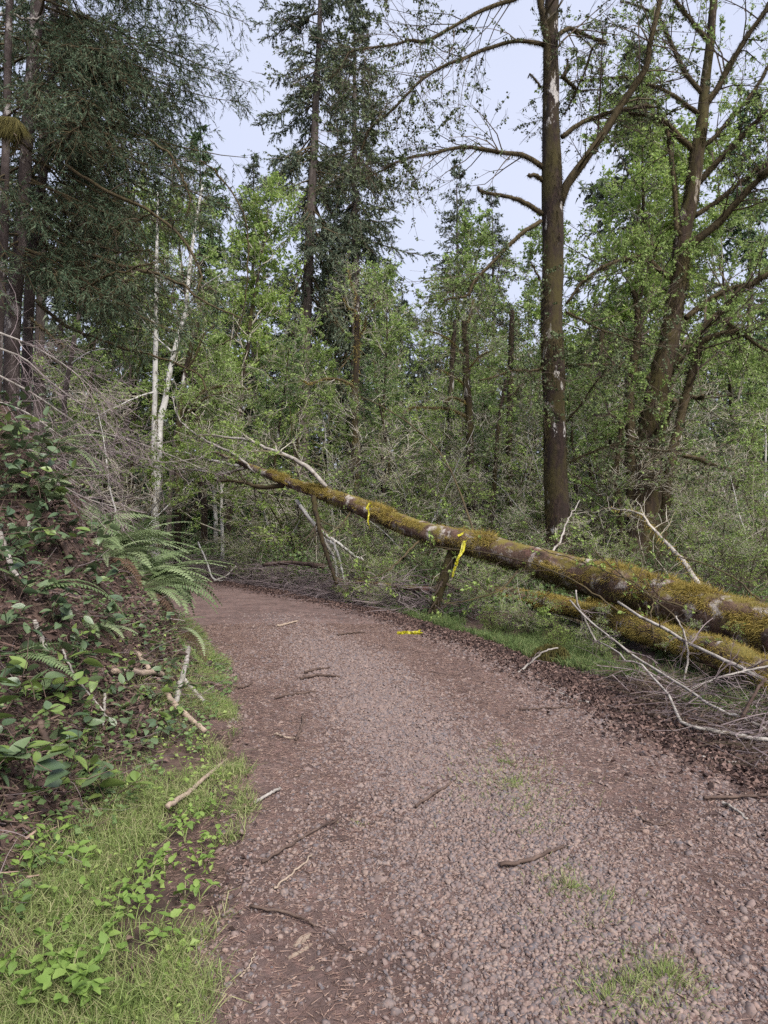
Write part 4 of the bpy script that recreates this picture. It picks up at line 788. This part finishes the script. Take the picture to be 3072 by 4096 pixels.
# ------------------------------------------------------------------ loose sticks and dead branches
def stick(name, label, pts, w0, w1, mt, lift=0, cat='stick', group=None, tw=0, depth=None, twm='twigp', tl=.35):
    q = np.random.default_rng(abs(hash(label)) % 99999 if False else sum(map(ord, label)))
    if depth is None:
        w = [hit(a, b) for a, b in pts]; c = smooth(w, 20); D = c[:, 1]; r = np.linspace(w0, w1, 20) / 2 * D / F; c[:, 2] = np.maximum(gr(c[:, 0], c[:, 1]) + r * .8, c[:, 2] * 0 - 9) + lift
    else:
        D = np.interp(np.linspace(0, 1, 20), np.linspace(0, 1, len(depth)), depth); c = smooth([P(a, b, d) for (a, b), d in zip(pts, depth)], 20); r = np.linspace(w0, w1, 20) / 2 * D / F
        c[:, 2] = np.maximum(c[:, 2], gr(c[:, 0], c[:, 1]) + r * .7)
    c[1:-1] += q.normal(size=(18, 3)) * .003
    th = thing(name, label, cat, c[0], group=group)
    m = M(); tubes(m, c, np.maximum(r, .0022), 7, rough=.13, rng=q); o = mk('stem', m, MT[mt], th, True)
    if tw:
        T, TR = sprout(c[None], r[None], tw, .2, 1, .75, tl, 6, q, up=-.1, wig=.17, rs=.5); S, SR = sprout(T, TR, 3, .2, 1, .75, tl * .45, 4, q, wig=.17)
        m2 = M(); tubes(m2, T, np.maximum(TR, .0025), 3); tubes(m2, S, np.maximum(SR, .002), 3); mk('twigs', m2, MT[twm], th, kind='stuff')
    return th
G1 = 'sticks lying on the bank'
for a in (('peeled tan stick lying level across the bank', [(113, 682), (131, 681), (153, 681), (163, 683)], 5, 4.5, 'tan'), ('white lichened stick standing steeply at the bank foot', [(175, 714), (180, 694), (185, 676), (194, 657)], 5.2, 4, 'pale'),
          ('tan stick slanting down the bank foot to the grass', [(166, 702), (179, 719), (193, 731), (205, 741)], 5, 4.4, 'tan'), ('short stick crossing behind the white lichened stick', [(184, 688), (194, 700), (203, 709)], 4, 3.4, 'pale'), ('small stick poking out level toward the road', [(189, 693), (205, 692), (222, 695)], 3.6, 2.4, 'brown'),
          ('short tan stick leaning above the level peeled stick', [(137, 662), (143, 670), (149, 679)], 4.2, 3.8, 'tan'), ('dark curved root stick above the white lichened stick', [(176, 659), (187, 664), (198, 669), (211, 671)], 4, 2.6, 'brown'), ('pale stick at the left edge high on the bank', [(0, 543), (9, 571), (17, 586)], 5, 4, 'pale'),
          ('thin upright stick near the left edge of the bank', [(20, 566), (24, 550), (29, 533)], 3.4, 2.4, 'pale'), ('pale stick below the left fern fronds', [(34, 634), (39, 646), (46, 662)], 4.4, 4, 'pale'), ('bleached stick lying in the verge grass by the road', [(167, 820), (185, 807), (202, 791), (226, 770)], 5, 2.4, 'tan'),
          ('dark stick half buried high on the bank', [(50, 540), (62, 555), (72, 572)], 4, 4, 'brown'), ('grey stick under the fern on the bank', [(85, 580), (98, 590), (110, 602)], 4, 3, 'brown'), ('brown root hanging below the salal at the left edge', [(40, 735), (46, 752), (52, 775)], 6, 3, 'brown'), ('thin pale stick leaning near the bank foot', [(105, 705), (104, 718), (103, 735)], 2.4, 1.6, 'pale'), ('thin dark stick low on the bank', [(143, 722), (138, 735), (134, 752)], 2.4, 1.4, 'brown'), ('long thin twig stick crossing the bank middle', [(62, 660), (78, 690), (95, 712), (115, 735)], 2, 1.2, 'pale')):
    stick('fallen_stick', a[0], a[1], a[2] * 1.25, a[3] * 1.25, a[4], group=G1, lift=.05)
G2 = 'small sticks lying on the road'
for a in (('long thin dark stick on the left half of the gravel', [(262, 871), (291, 854), (307, 844), (339, 827)], 2.2, 1.4, 'brown'), ('pale thin stick below the long dark stick', [(274, 897), (295, 882), (312, 864)], 1.8, 1.2, 'tan'), ('curved brown stick pointing to the wood splinters', [(250, 917), (287, 924), (304, 932), (315, 939)], 2.4, 1.8, 'brown'),
          ('short grey stick at the road edge by the verge', [(254, 812), (270, 803), (280, 796)], 2.6, 2, 'pale'), ('dark stick across the middle of the gravel crown', [(416, 814), (433, 803), (451, 789)], 2.4, 1.6, 'brown'), ('thick dark stick beside the pale rocks in the crown', [(500, 875), (527, 870), (546, 864), (564, 857)], 3.4, 2, 'brown'), ('small pale stick far up the road', [(277, 629), (287, 627), (298, 624)], 1.8, 1.2, 'tan'),
          ('forked dark stick bundle in the left wheel track', [(300, 683), (320, 680), (340, 681)], 2.2, 1.4, 'brown'), ('dark twig just above the forked bundle', [(305, 677), (320, 673), (330, 671)], 1.8, 1.2, 'brown'), ('long faint twig on the left wheel track', [(275, 703), (295, 699), (316, 695)], 1.6, 1, 'brown'), ('bent brown twig at the left of the road', [(296, 746), (302, 731), (303, 719)], 2, 1.2, 'brown'),
          ('thin twig touching the bent brown twig', [(274, 741), (285, 743), (296, 744)], 1.6, 1, 'tan'), ('lichen-tipped pale stick at the right road edge', [(722, 811), (733, 817), (747, 827)], 3, 1.4, 'pale'), ('dark stick running out of the right frame edge', [(704, 807), (736, 805), (780, 805)], 2.6, 2, 'brown'), ('hooked twig on the right wheel track', [(640, 826), (655, 833), (670, 830)], 1.8, 1.2, 'brown'),
          ('straight twig at the tape on the road', [(338, 638), (352, 636), (365, 635)], 1.6, 1, 'brown'), ('fine twig left of the litter edge', [(520, 715), (545, 713), (575, 712)], 1.6, 1, 'brown'), ('small curl of twig left of the forked bundle', [(232, 690), (242, 692), (252, 688)], 1.8, 1.2, 'brown'), ('small straight twig at the bottom left of the road', [(240, 990), (248, 980), (256, 966)], 1.6, 1, 'tan')):
    stick('road_stick', a[0], a[1], a[2] * 1.35, a[3] * 1.35, a[4], group=G2, lift=.012)
G3 = 'pale dead branches at the right of the road'
stick('dead_branch', 'uppermost pale branch slanting down in front of the thick log', [(618, 602), (643, 618), (666, 629), (686, 642), (713, 655), (743, 669), (772, 685)], 2.55, 4.32, 'pale', group=G3, tw=14, depth=[8.6, 8.2, 7.9, 7.6, 7.2, 6.9, 6.6], cat='branch', tl=.5)
stick('dead_branch', 'long straight pale branch running from the log to the litter', [(570, 600), (586, 618), (611, 638), (635, 657), (658, 671), (682, 686), (705, 702), (728, 714), (740, 717), (765, 729)], 1.65, 3.96, 'pale', group=G3, tw=18, depth=[8.6, 8.3, 7.9, 7.5, 7.1, 6.7, 6.2, 5.9, 5.8, 5.5], cat='branch', tl=.5)
stick('dead_branch', 'crooked white branch bending level along the litter', [(597, 641), (617, 651), (626, 661), (640, 663), (655, 680), (668, 694), (676, 711), (683, 723), (697, 728), (713, 731), (731, 734), (759, 739), (775, 741)], 1.35, 4.68, 'pale', group=G3, tw=16, depth=[7.9, 7.6, 7.3, 7.1, 6.7, 6.3, 5.9, 5.65, 5.55, 5.5, 5.45, 5.35, 5.3], cat='branch', tl=.4)
stick('dead_branch', 'pale branch lying flat at the litter edge of the road', [(547, 689), (563, 698), (581, 705), (612, 711), (650, 716)], 1.50, 2.88, 'pale', group=G3, tw=8, cat='branch')
stick('dead_branch', 'lowest pale branch in the litter at the right frame edge', [(680, 757), (697, 759), (720, 762), (744, 767), (775, 773)], 3.38, 3.60, 'pale', group=G3, tw=6, cat='branch')
stick('dead_branch', 'dark stub branch standing up at the right frame edge', [(741, 720), (753, 697), (766, 678)], 3.75, 2.88, 'brown', group=G3, depth=[5.7, 5.7, 5.7], cat='branch')
stick('dead_branch', 'pale pointed stick leaning on the dark grass tussock', [(518, 674), (529, 664), (543, 652), (558, 648)], 2.25, 1.30, 'pale', group=G3, tw=4, depth=[7.5, 7.6, 7.6, 7.65], cat='branch', tl=.15)
stick('dead_branch', 'thin forked branch standing in front of the log', [(576, 590), (578, 605), (586, 622), (596, 642)], 1.50, 2.45, 'pale', group=G3, tw=6, depth=[8.7, 8.7, 8.8, 8.8], cat='branch', tl=.3)
stick('dead_branch', 'upright pale twig branch under the right part of the log', [(676, 616), (684, 634), (688, 655), (684, 680)], 1.50, 2.16, 'pale', group=G3, tw=6, depth=[7.7, 7.6, 7.5, 7.4], cat='branch', tl=.3)
stick('dead_branch', 'grey branch rising from the litter to the right frame edge', [(690, 690), (712, 680), (740, 672), (775, 664)], 1.20, 2.45, 'pale', group=G3, tw=10, depth=[6.6, 6.6, 6.6, 6.6], cat='branch', tl=.4)
stick('dead_log', 'short grey log lying level in the far brush pile', [(264, 565), (285, 563), (305, 564), (325, 567)], 4, 5, 'brown', group='logs in the far brush pile', depth=[17, 16.5, 16, 15.6], cat='log', tw=3)
stick('dead_log', 'dark low log at the road edge of the far brush pile', [(290, 592), (312, 594), (335, 597), (365, 600)], 6, 6, 'brown', group='logs in the far brush pile', cat='log', tw=6)
stick('dead_log', 'pale low log right of the dark one in the brush pile', [(355, 582), (385, 585), (410, 588), (440, 590)], 4, 6, 'log', group='logs in the far brush pile', depth=[13.8, 13.2, 12.8, 12.4], cat='log', tw=6)
stick('dead_branch', 'short white branch crossing the brush pile at the bend', [(214, 581), (226, 576), (236, 566)], 2.2, 1.6, 'pale', group=G3, depth=[18.2, 18.2, 18.3], cat='branch', tw=4)
stick('dead_branch', 'steep white branch on the brush pile at the bend', [(198, 542), (207, 563), (212, 577), (219, 581), (227, 584)], 1.50, 2.45, 'white', group=G3, depth=[18.5, 18.4, 18.3, 18.3, 18.4], cat='branch', tw=8)
# brush piles: tangles of fallen twigs
def brush(name, label, cx, n, L, h, r, mt, sg=4):
    q = np.random.default_rng(sum(map(ord, label))); x, y = cx(q, n); p = np.stack([x, y, np.maximum(g(x, y), gr(x, y)) + q.random(n) ** 2 * h + .01], 1)
    a = q.uniform(0, 6.28, n); d = np.stack([np.cos(a), np.sin(a), q.normal(size=n) * .22], 1); C = [p]; Ls = L * q.uniform(.4, 1.5, n)
    for j in range(sg): d = unit(d + q.normal(size=(n, 3)) * [.25, .25, .12] + [0, 0, -.03]); C.append(C[-1] + d * (Ls / sg)[:, None])
    C = np.stack(C, 1); C[..., 2] = np.maximum(C[..., 2], np.maximum(g(C[..., 0], C[..., 1]), gr(C[..., 0], C[..., 1])) + .006)
    R = r * q.lognormal(0, .4, (n, 1)) * np.linspace(1, .4, sg + 1); m = M(); tubes(m, C, R, 3)
    mk(name, m, MT[mt], kind='stuff')['label'] = label
def cx1(q, n): y = q.uniform(12.2, 22, n); return redge(y) + .35 + np.abs(q.normal(size=n)) * .75, y
brush('brush_pile', 'tangled grey brush along the far edge of the road', cx1, 2800, .8, .6, .0055, 'twigp')
def cx2(q, n): y = q.uniform(4.2, 7.4, n); return redge(y) + .35 + q.uniform(0, 1, n) ** .8 * 2.4, y
brush('twig_litter', 'pale tangled twigs over the leaf litter at the right', cx2, 1300, .5, .16, .0032, 'twigp')
brush('dark_twig_litter', 'dark tangled twigs over the leaf litter at the right', cx2, 2000, .45, .14, .003, 'twigd', 3)
def cx3(q, n): y = q.uniform(2.4, 11.5, n); return foot(y) - np.abs(q.normal(size=n)) * 1.2 + .15, y
brush('bank_twigs', 'fine twigs and rootlets covering the bank', cx3, 1900, .30, .04, .002, 'twigd', 3)
brush('bank_roots', 'dark reddish rootlets and bark scraps on the bank', cx3, 2400, .18, .02, .003, 'brown', 2)
brush('bank_rootlets', 'pale thin rootlets hanging over the bank', cx3, 1500, .26, .06, .0018, 'twigp')
brush('bank_needles', 'red-brown needles and bark fibres on the bank', cx3, 5000, .08, .02, .0022, 'needle', 1)
def cx4(q, n): x, y = road_pts(n * 3, 2.0, 13, q, .1); return x[:n], y[:n]
brush('road_twigs', 'scattered thin twigs over the road', cx4, 420, .14, .004, .0016, 'brown')
# dead brush hanging over the bank
def dead_bush(label, tr, D, seed, m1=34, m2=7):
    q = np.random.default_rng(seed); loc = P(*tr[0][0], D); th = thing('dead_bush', label, 'bush', loc, group='dead brush over the bank')
    C = np.array([smooth([P(a, b, D + .25 * i - .12 * k) for i, (a, b) in enumerate(t_)], 16) for k, t_ in enumerate(tr)]); R = np.full((len(C), 1), .013) * np.linspace(1, .35, 16)
    st = M(); tubes(st, C, R, 6, rough=.1, rng=q); mk('stem', st, MT['pale'], th)
    T, TR = sprout(C, R, m1, .05, 1, .7, .9, 8, q, up=-.25, wig=.13, rs=.4, lt=.4); S, SR = sprout(T, TR, m2, .1, 1, .65, .38, 6, q, up=-.15, wig=.15, rs=.6)
    m = M(); tubes(m, T, np.maximum(TR, .0025), 3); tubes(m, S, np.maximum(SR, .0018), 3); mk('twigs', m, MT['twigp'], th, kind='stuff')
dead_bush('bare purplish dead branch drooping over the bank at the left', [[(-8, 346), (23, 358), (46, 378), (74, 400), (96, 413), (117, 432), (136, 446)], [(-8, 372), (30, 392), (60, 412), (88, 432), (105, 455)], [(-8, 330), (30, 345), (66, 366), (92, 388), (110, 405)]], 8.6, 41)
dead_bush('second bare dead branch lower on the left, tangled behind the salal', [[(-8, 400), (25, 412), (55, 432), (80, 450)], [(-8, 430), (25, 450), (50, 462)], [(10, 470), (50, 480), (85, 498), (120, 508)]], 7.6, 42, 26, 6)
dead_bush('sparse dead twigs reaching out from the bank to the fallen tree', [[(80, 455), (120, 452), (160, 462), (200, 458)], [(90, 430), (130, 440), (170, 455), (205, 470)]], 11.5, 43, 14, 4)
# ------------------------------------------------------------------ ferns, salal, herbs
def frond_mesh(bend, mt, npn=26):
    q = np.random.default_rng(int(bend * 100)); t = np.linspace(0, 1, 16); c = np.zeros((16, 3)); a = .75
    for j in range(1, 16): a -= bend / 15; c[j] = c[j - 1] + np.array([math.cos(a), 0, math.sin(a)]) / 15
    m = M(); tubes(m, c, np.linspace(.006, .002, 16), 4)
    tt = np.linspace(.12, .985, npn); ln = .155 * np.clip(np.minimum((tt - .02) / .18, 1), .3, 1) * np.clip((1.02 - tt) / .75, .06, 1) ** .7
    pos = np.stack([np.interp(tt, t, c[:, k]) for k in range(3)], 1); tg = unit(np.gradient(pos, axis=0)); nrm = np.cross(np.broadcast_to([0, -1, 0], tg.shape), tg) * -1
    for sgn in (1, -1):
        d = np.array([0, sgn, 0]) + tg * .28 - np.array([0, 0, .18]) + q.normal(size=(npn, 3)) * .05
        leaves(m, pos, d, nrm * 1.0, ln * q.uniform(.9, 1.1, npn), np.full(npn, .028), fold=.06, blunt=.25)
    return m.mesh('frond', MT[mt])
FR = [frond_mesh(b, 'fern') for b in (1.0, 1.4, 1.8)]; FD = [frond_mesh(b, 'fernd') for b in (2.2, 2.6)]
def fern(label, c, L, n, azs, seed, dead=0):
    q = np.random.default_rng(seed); th = thing('sword_fern', label, 'fern', c + [0, 0, .03], group='sword ferns on the bank')
    for i in range(n):
        o = bpy.data.objects.new('frond', (FR[int(q.integers(3))] if i >= dead else FD[i % 2])); COL.objects.link(o); o.parent = th
        sc = L * q.uniform(.7, 1.15); o.scale = (sc, sc, sc); o.rotation_euler = (q.normal() * .25, q.normal() * .15 + (.5 if i < dead else 0), azs[i % len(azs)] + q.normal() * .28)
E_, S_, N_, W_ = 0, -PI / 2, PI / 2, PI
def bank(X, Y): return np.array([X, Y, float(g(X, Y))])
fern('largest sword fern, fanning out over the road edge at the bend', bank(-3.05, 8.7), 1.2, 28, [.3, -.3, -.8, .8, -1.2, 1.3, 0, -.1, -.5], 1, 2)
fern('pale sword fern arching above the largest fern', bank(-3.3, 8.6), 1.15, 20, [.2, -.2, .6, -.7, 1.2, 2.5, -1.3], 2)
fern('sword fern drooping toward the road below the largest fern', bank(-2.75, 8.0), .85, 16, [-.2, -.5, -.9, .2, .6, -1.3], 3, 3)
fern('fern at the top of the bank behind the pale fern', bank(-3.8, 9.0), 1.0, 11, [.1, -.3, .7, 1.5, 2.8, -1], 4)
fern('single arching fern frond pair near the left edge', bank(-2.45, 5.0), .7, 4, [-.05, .2, -2.2, 2.4], 5)
fern('fern frond pair cut by the left frame edge', bank(-2.3, 4.4), .62, 4, [0, -.25, 2.4, -2], 6)
fern('small fern in the duff low on the bank', bank(-2.2, 5.4), .42, 7, [.3, -.2, .8, -.9, 2.2], 7, 1)
fern('dark hanging fern below the largest fern', bank(-2.6, 7.6), .75, 9, [-.9, -.4, -1.4, .1], 8, 5)
fern('dead brown fern hanging under the road-edge fern', bank(-2.3, 7.7), .7, 9, [-.6, -.2, -1.1, .2], 9, 7)
fern('fern tucked under the salal in the left middle', bank(-3.0, 6.2), .6, 7, [0, -.5, .6, -1.2, 2], 10, 1)
fern('full fern at the shoulder between the pale fern and the road', bank(-3.3, 9.4), 1.1, 18, [.2, -.3, .7, -.9, 1.3, 2.4], 12)
fern('low spreading fern under the pale fern', bank(-3.1, 7.9), .85, 14, [-.1, -.5, .4, -1.2, .9], 13, 2)
fern('fern among the crest salal left of the pale fern', bank(-3.9, 8.1), .9, 12, [.1, -.4, .6, -1.1, 1.4], 14)
fern('fern over the middle of the bank beside the level peeled stick', bank(-2.65, 6.9), .6, 9, [-.1, -.6, .5, -1.2], 15, 3)
fern('fern farther along the bank past the largest fern', bank(-3.6, 10.8), 1.0, 12, [.1, -.4, .7, -1, 1.6], 11)
def broad_leaf_mesh(name, mt, wd, curl, cup, seed, teeth=0):
    n = 7; t = np.linspace(0, 1, n); w = wd * np.sin(np.clip(t, .0, 1) ** .75 * PI) ** .8; w[0] = .02; w[-1] = .005
    if teeth: w = w * (1 + .12 * np.where(np.arange(n) % 2, 1, -1))
    x = t; z = -curl * t ** 2; V = []
    for i in range(n): V += [(x[i], -w[i], z[i] + cup * w[i]), (x[i], 0, z[i]), (x[i], w[i], z[i] + cup * w[i])]
    Q = []
    for i in range(n - 1):
        b = i * 3; Q += [(b, b + 3, b + 4, b + 1), (b + 1, b + 4, b + 5, b + 2)]
    return M().add(V, Q).mesh(name, MT[mt], True)
SLM = [broad_leaf_mesh('leaf', 'salal', w_, c_, u_, 0) for w_, c_, u_ in ((.27, .15, .25), (.30, .3, .4), (.25, .05, .15))] + [broad_leaf_mesh('leaf', 'salaln', .27, .15, .3, 0)]
def salal(c, seed, label, n=11, L=.085, h=.35, young=.12):
    q = np.random.default_rng(seed); th = thing('salal_plant', label, 'shrub', c, group='salal on the bank')
    ns = 3; st = M(); C = []
    for k in range(ns):
        a = q.uniform(-1.9, 1.2); d = np.array([math.cos(a) * .8, math.sin(a) * .6 - .25, .75]); p = np.zeros(3); cc = [p]
        for j in range(7): d = unit(d + q.normal(size=3) * .22 - [0, 0, .05]); p = p + d * h * q.uniform(.8, 1.2) / 7; cc.append(p)
        C.append(cc)
    C = np.array(C); tubes(st, C, np.full((ns, 1), .0035) * np.linspace(1, .5, 8), 4); mk('stem', st, MT['brown'], th, off=(0, 0, 0))
    for i in range(n):
        k = i % ns; u = q.uniform(.3, 1) * 6.99; p = C[k, int(u)]
        o = bpy.data.objects.new('leaf', SLM[3] if q.random() < young else SLM[int(q.integers(3))]); COL.objects.link(o); o.parent = th; o.location = [float(v) for v in p]
        s_ = L * q.uniform(.65, 1.25); o.scale = (s_, s_, s_); o.rotation_euler = (q.normal() * .5 - .25, q.normal() * .4 - .1, q.uniform(0, 6.28))
    return th
q = np.random.default_rng(77)
rows = [('young-leaved salal at the lower left edge', 680, 800, -20, 72, 13, .115, 13, .45, .5), ('salal low on the bank by the sticks', 690, 800, 72, 175, 14, .08, 11, .2, .25), ('salal in the left middle of the bank', 560, 680, -20, 95, 19, .10, 12, .36, .08),
        ('salal in the centre of the bank', 600, 690, 95, 170, 9, .085, 10, .26, .15), ('salal high on the bank under the crest', 500, 560, -20, 125, 20, .10, 14, .45, .1), ('salal along the crest of the bank', 405, 505, -20, 105, 20, .11, 17, .65, .18), ('salal at the shoulder of the bank over the bend', 490, 560, 105, 160, 9, .085, 13, .45, .25)]
sid = 0
for ph, y0, y1, x0, x1, cnt, L, n_, h_, yg in rows:
    ob = []; got = []; tries = 0
    while len(ob) < cnt and tries < 400:
        tries += 1; px, py = q.uniform(x0, x1), q.uniform(y0, y1); c = hit(px, py)
        if c[0] > foot(c[1]) + .1 or c[1] > 13 or any(abs(px - a_) + abs(py - b_) < 16 for a_, b_ in got): continue
        got.append((px, py)); sid += 1; ob.append(salal(c, 900 + sid, '', n_, L, h_, yg))
    ordinals(ob, ph)
vm = M(); n = 3000; y = 1.8 + 6.5 * q.random(n) ** 1.4; x = ledge(y) - .05 - np.abs(q.normal(size=n)) * np.interp(y, [1.7, 4, 8], [.85, .6, .25]); k = fbm(x * 3 + 5, y * 3, 4) > .0; x, y = x[k], y[k]; n = len(x)
L = .026 * q.uniform(.5, 1.6, n); leaves(vm, np.stack([x, y, g(x, y) + .02 + q.random(n) * .07], 1), q.normal(size=(n, 3)) * [1, 1, .3], q.normal(size=(n, 3)) * .5 + [0, 0, 1], L, L * .8, fold=.2, blunt=.5)
mk('clover', vm, MT['leafb'], kind='stuff')['label'] = 'small bright clover-like leaves among the verge grass'
gc = M(); n = 12000; y = q.uniform(2.4, 12, n); x = foot(y) - np.abs(q.normal(size=n)) * 1.5 + .3; k = fbm(x * 1.1 + 5, y * 1.1, 4) > -.1; x, y = x[k], y[k]; n = len(x)
L = .035 * q.uniform(.5, 1.5, n); leaves(gc, np.stack([x, y, g(x, y) + q.random(n) * .10], 1), q.normal(size=(n, 3)) * [1, 1, .3], q.normal(size=(n, 3)) * .5 + [.2, -.3, 1], L, L * .75, fold=.2)
mk('ground_cover', gc, MT['leafd'], kind='stuff')['label'] = 'small green seedlings and creepers scattered over the bank'
# bright herbs of the verge
HLM = [broad_leaf_mesh('leaf', 'herb', .33, .2, .25, 0, 1), broad_leaf_mesh('leaf', 'herb', .30, .35, .35, 0, 1)]
def herb(px, py, seed, n=10, L=.045, h=.10):
    c = hit(px, py); q = np.random.default_rng(seed); th = thing('verge_herb', '', 'plant', c, group='bright herbs on the verge')
    st = M(); C = []
    for k in range(4):
        a = q.uniform(0, 6.28); t = np.linspace(0, 1, 5)[:, None]; C.append(np.array([math.cos(a) * .7, math.sin(a) * .7, 0]) * h * t ** 1.3 + np.array([0, 0, h]) * t ** .7)
    C = np.array(C); tubes(st, C, np.full((4, 1), .0018) * np.ones(5), 3); mk('stem', st, MT['grass'], th, off=(0, 0, 0))
    for i in range(n):
        k = i % 4; p = C[k, 4 - (i // 8)]; o = bpy.data.objects.new('leaf', HLM[i % 2]); COL.objects.link(o); o.parent = th; o.location = [float(v) for v in p]
        s_ = L * q.uniform(.7, 1.3); o.scale = (s_, s_, s_); o.rotation_euler = (q.normal() * .3, q.normal() * .3 - .1, q.uniform(0, 6.28))
    return th
hb = [('bright toothed herb at the bottom left corner', [(15, 1000), (42, 985), (70, 1000), (92, 995), (25, 1020), (60, 1020), (85, 1015)], 20, .042, .12), ('bright herb in the middle of the verge', [(125, 915), (140, 905), (115, 925), (150, 890), (165, 880), (135, 930)], 16, .036, .10),
      ('small herb at the top of the verge by the bleached stick', [(180, 825), (192, 832), (205, 815), (185, 845), (170, 838)], 11, .035, .08), ('yellow-green herb at the foot of the bank', [(55, 855), (42, 868), (72, 865), (60, 845), (75, 880)], 10, .04, .10), ('scattered herb on the left of the verge', [(25, 915), (70, 910), (95, 950), (50, 950), (115, 965), (30, 880), (160, 950)], 10, .038, .08), ('herb at the grassy road edge', [(205, 870), (200, 905), (185, 905), (215, 850), (175, 930)], 8, .04, .07)]
for ph, pts, n_, L, h_ in hb:
    ob = []
    for (px, py) in pts: sid += 1; ob.append(herb(px, py, 1500 + sid, n_, L, h_))
    ordinals(ob, ph)
bigl = salal(hit(104, 812), 3001, 'large-leaved salal shoot standing over the verge', 10, .12, .36, 1.0)
# ------------------------------------------------------------------ small things: tussock, rocks, wood splinters, flagging tape
c = hit(551, 664); th = thing('grass_tussock', 'dark matted grass tussock at the right road edge', 'tussock', c); q = np.random.default_rng(5)
m = M(); n = 1500; a = q.uniform(0, 6.28, n); e = np.arccos(q.random(n)); dr = np.stack([np.cos(a) * np.sin(e), np.sin(a) * np.sin(e), np.cos(e)], 1); blades(m, c + dr * [.17, .13, .16], dr + [0, 0, .2], .12 * q.uniform(.5, 1.3, n), np.full(n, .006), q.normal(size=(n, 3)) * .4 - [0, 0, 1.2], q); mk('blades', m, MT['mossd'], th, kind='stuff')
m = M(); v = IV * (1 + .1 * q.normal(size=(12, 1))) * [.17, .13, .15] + c; m.add(v, None, IT); mk('mound', m, MT['ground'], th)
def rock(px, py, r, label, seed):
    c = hit(px, py); th = thing('rock', label, 'rock', c, group='loose rocks in the crown'); q = np.random.default_rng(seed); m = M(); z1 = np.zeros(1)
    stones(m, z1 + c[0], z1 + c[1], z1 + c[2] + r * .2, np.array([r]), q, IV2, IT2); mk('body', m, MT['stone1'], th, True)
rock(550, 857, .035, 'reddish rock beside the dark stick', 1); rock(540, 853, .032, 'pale rock left of the reddish rock', 2); rock(374, 886, .042, 'broad brown rock in the middle of the gravel', 3); rock(632, 898, .035, 'pale rock by the right wheel track', 4); rock(388, 1016, .04, 'angular rock at the bottom edge of the gravel', 5); rock(634, 944, .035, 'small pale rock among bottom tufts', 6)
def splinter(label, a, b, w):
    A, B = hit(*a), hit(*b); th = thing('wood_splinter', label, 'wood', A, group='wood splinters on the gravel'); d = unit(B - A); sx = unit(np.cross(d, [0, 0, 1])); m = M(); V = []
    for t_, ww in ((0, .5), (.25, 1), (.7, .9), (1, .3)):
        p = A + (B - A) * t_ + [0, 0, .012]
        for dx, dz in ((-1, 0), (1, 0), (1, .012), (-1, .016)): V.append(p + sx * dx * w * ww / 2 + [0, 0, dz])
    Q = [(i * 4 + k, i * 4 + (k + 1) % 4, i * 4 + 4 + (k + 1) % 4, i * 4 + 4 + k) for i in range(3) for k in range(4)] + [(3, 2, 1, 0), (12, 13, 14, 15)]
    m.add(V, Q); mk('body', m, MT['tan'], th)
splinter('upper brown wood splinter on the gravel', (309, 941), (294, 957), .035); splinter('lower grey wood splinter on the gravel', (311, 952), (288, 967), .03); splinter('small pale chip below the wood splinters', (314, 975), (307, 980), .015); splinter('white chip of wood in the crown', (470, 809), (480, 811), .02)
def ribbon(m, c, w, q, tw=1.5):
    c = np.asarray(c); n = len(c); T = unit(np.gradient(c, axis=0)); a = np.cumsum(q.normal(size=n) * .35) + np.linspace(0, tw, n); r1 = unit(np.cross(T, [0.2, 1, .1])); r2 = np.cross(T, r1); sd_ = np.cos(a)[:, None] * r1 + np.sin(a)[:, None] * r2 * .6
    V = np.stack([c - sd_ * w / 2, c + sd_ * w / 2, c + sd_ * w / 2 + [0, .0015, .001], c - sd_ * w / 2 + [0, .0015, .001]], 1).reshape(-1, 3); Q = []
    for i in range(n - 1):
        b = i * 4; Q += [(b, b + 1, b + 5, b + 4), (b + 3, b + 7, b + 6, b + 2)]
    m.add(V, Q)
def tape(label, parts, w, seed):
    q = np.random.default_rng(seed); th = thing('flagging_tape', label, 'tape', parts[0][0], group='yellow flagging tape')
    for k, pts in enumerate(parts):
        m = M(); cc = smooth(pts, 22); cc[1:-1] += q.normal(size=(20, 3)) * .004; ribbon(m, cc, w, q); mk('streamer', m, MT['tape'], th)
k1, _ = along(c := smooth([P(768, 634, 8.2), P(657, 597, 9.3), P(580, 577, 10.3), P(509, 556, 11.3), P(417, 532, 12.8), P(347, 505, 14.1)], 60), np.zeros(60), .66)
tape('yellow flagging tape hanging from the fallen log in two long tails', [[P(464, 541, 11.6), P(461, 552, 11.55), P(457, 562, 11.5), P(454, 572, 11.5), P(452, 577, 11.5)], [P(465, 541, 11.6), P(463, 551, 11.5), P(458, 559, 11.45), P(455, 567, 11.5), P(453, 574, 11.5)], [P(458, 536, 11.75), P(465, 533, 11.9), P(470, 536, 11.8), P(465, 542, 11.55)]], .036, 1)
tape('narrow yellow tape loop hanging farther along the fallen log', [[P(368, 507, 13.35), P(369, 514, 13.3), P(368, 521, 13.25), P(370, 529, 13.25)], [P(366, 509, 13.3), P(370, 503, 13.5), P(372, 507, 13.4)]], .026, 2)
A = hit(410, 636)
tape('crumpled yellow tape lying on the road', [[A + np.array(o_) * 1.0 for o_ in ((-.18, .05, .03), (-.08, .02, .035), (.04, .04, .03), (.15, .0, .03), (.18, -.03, .025))], [A + np.array(o_) for o_ in ((-.16, -.03, .025), (-.05, .0, .05), (.06, -.04, .03), (.17, -.05, .025))], [A + np.array(o_) for o_ in ((-.10, .0, .03), (-.02, -.04, .045), (.08, .03, .04), (.15, .09, .05))]], .045, 3)
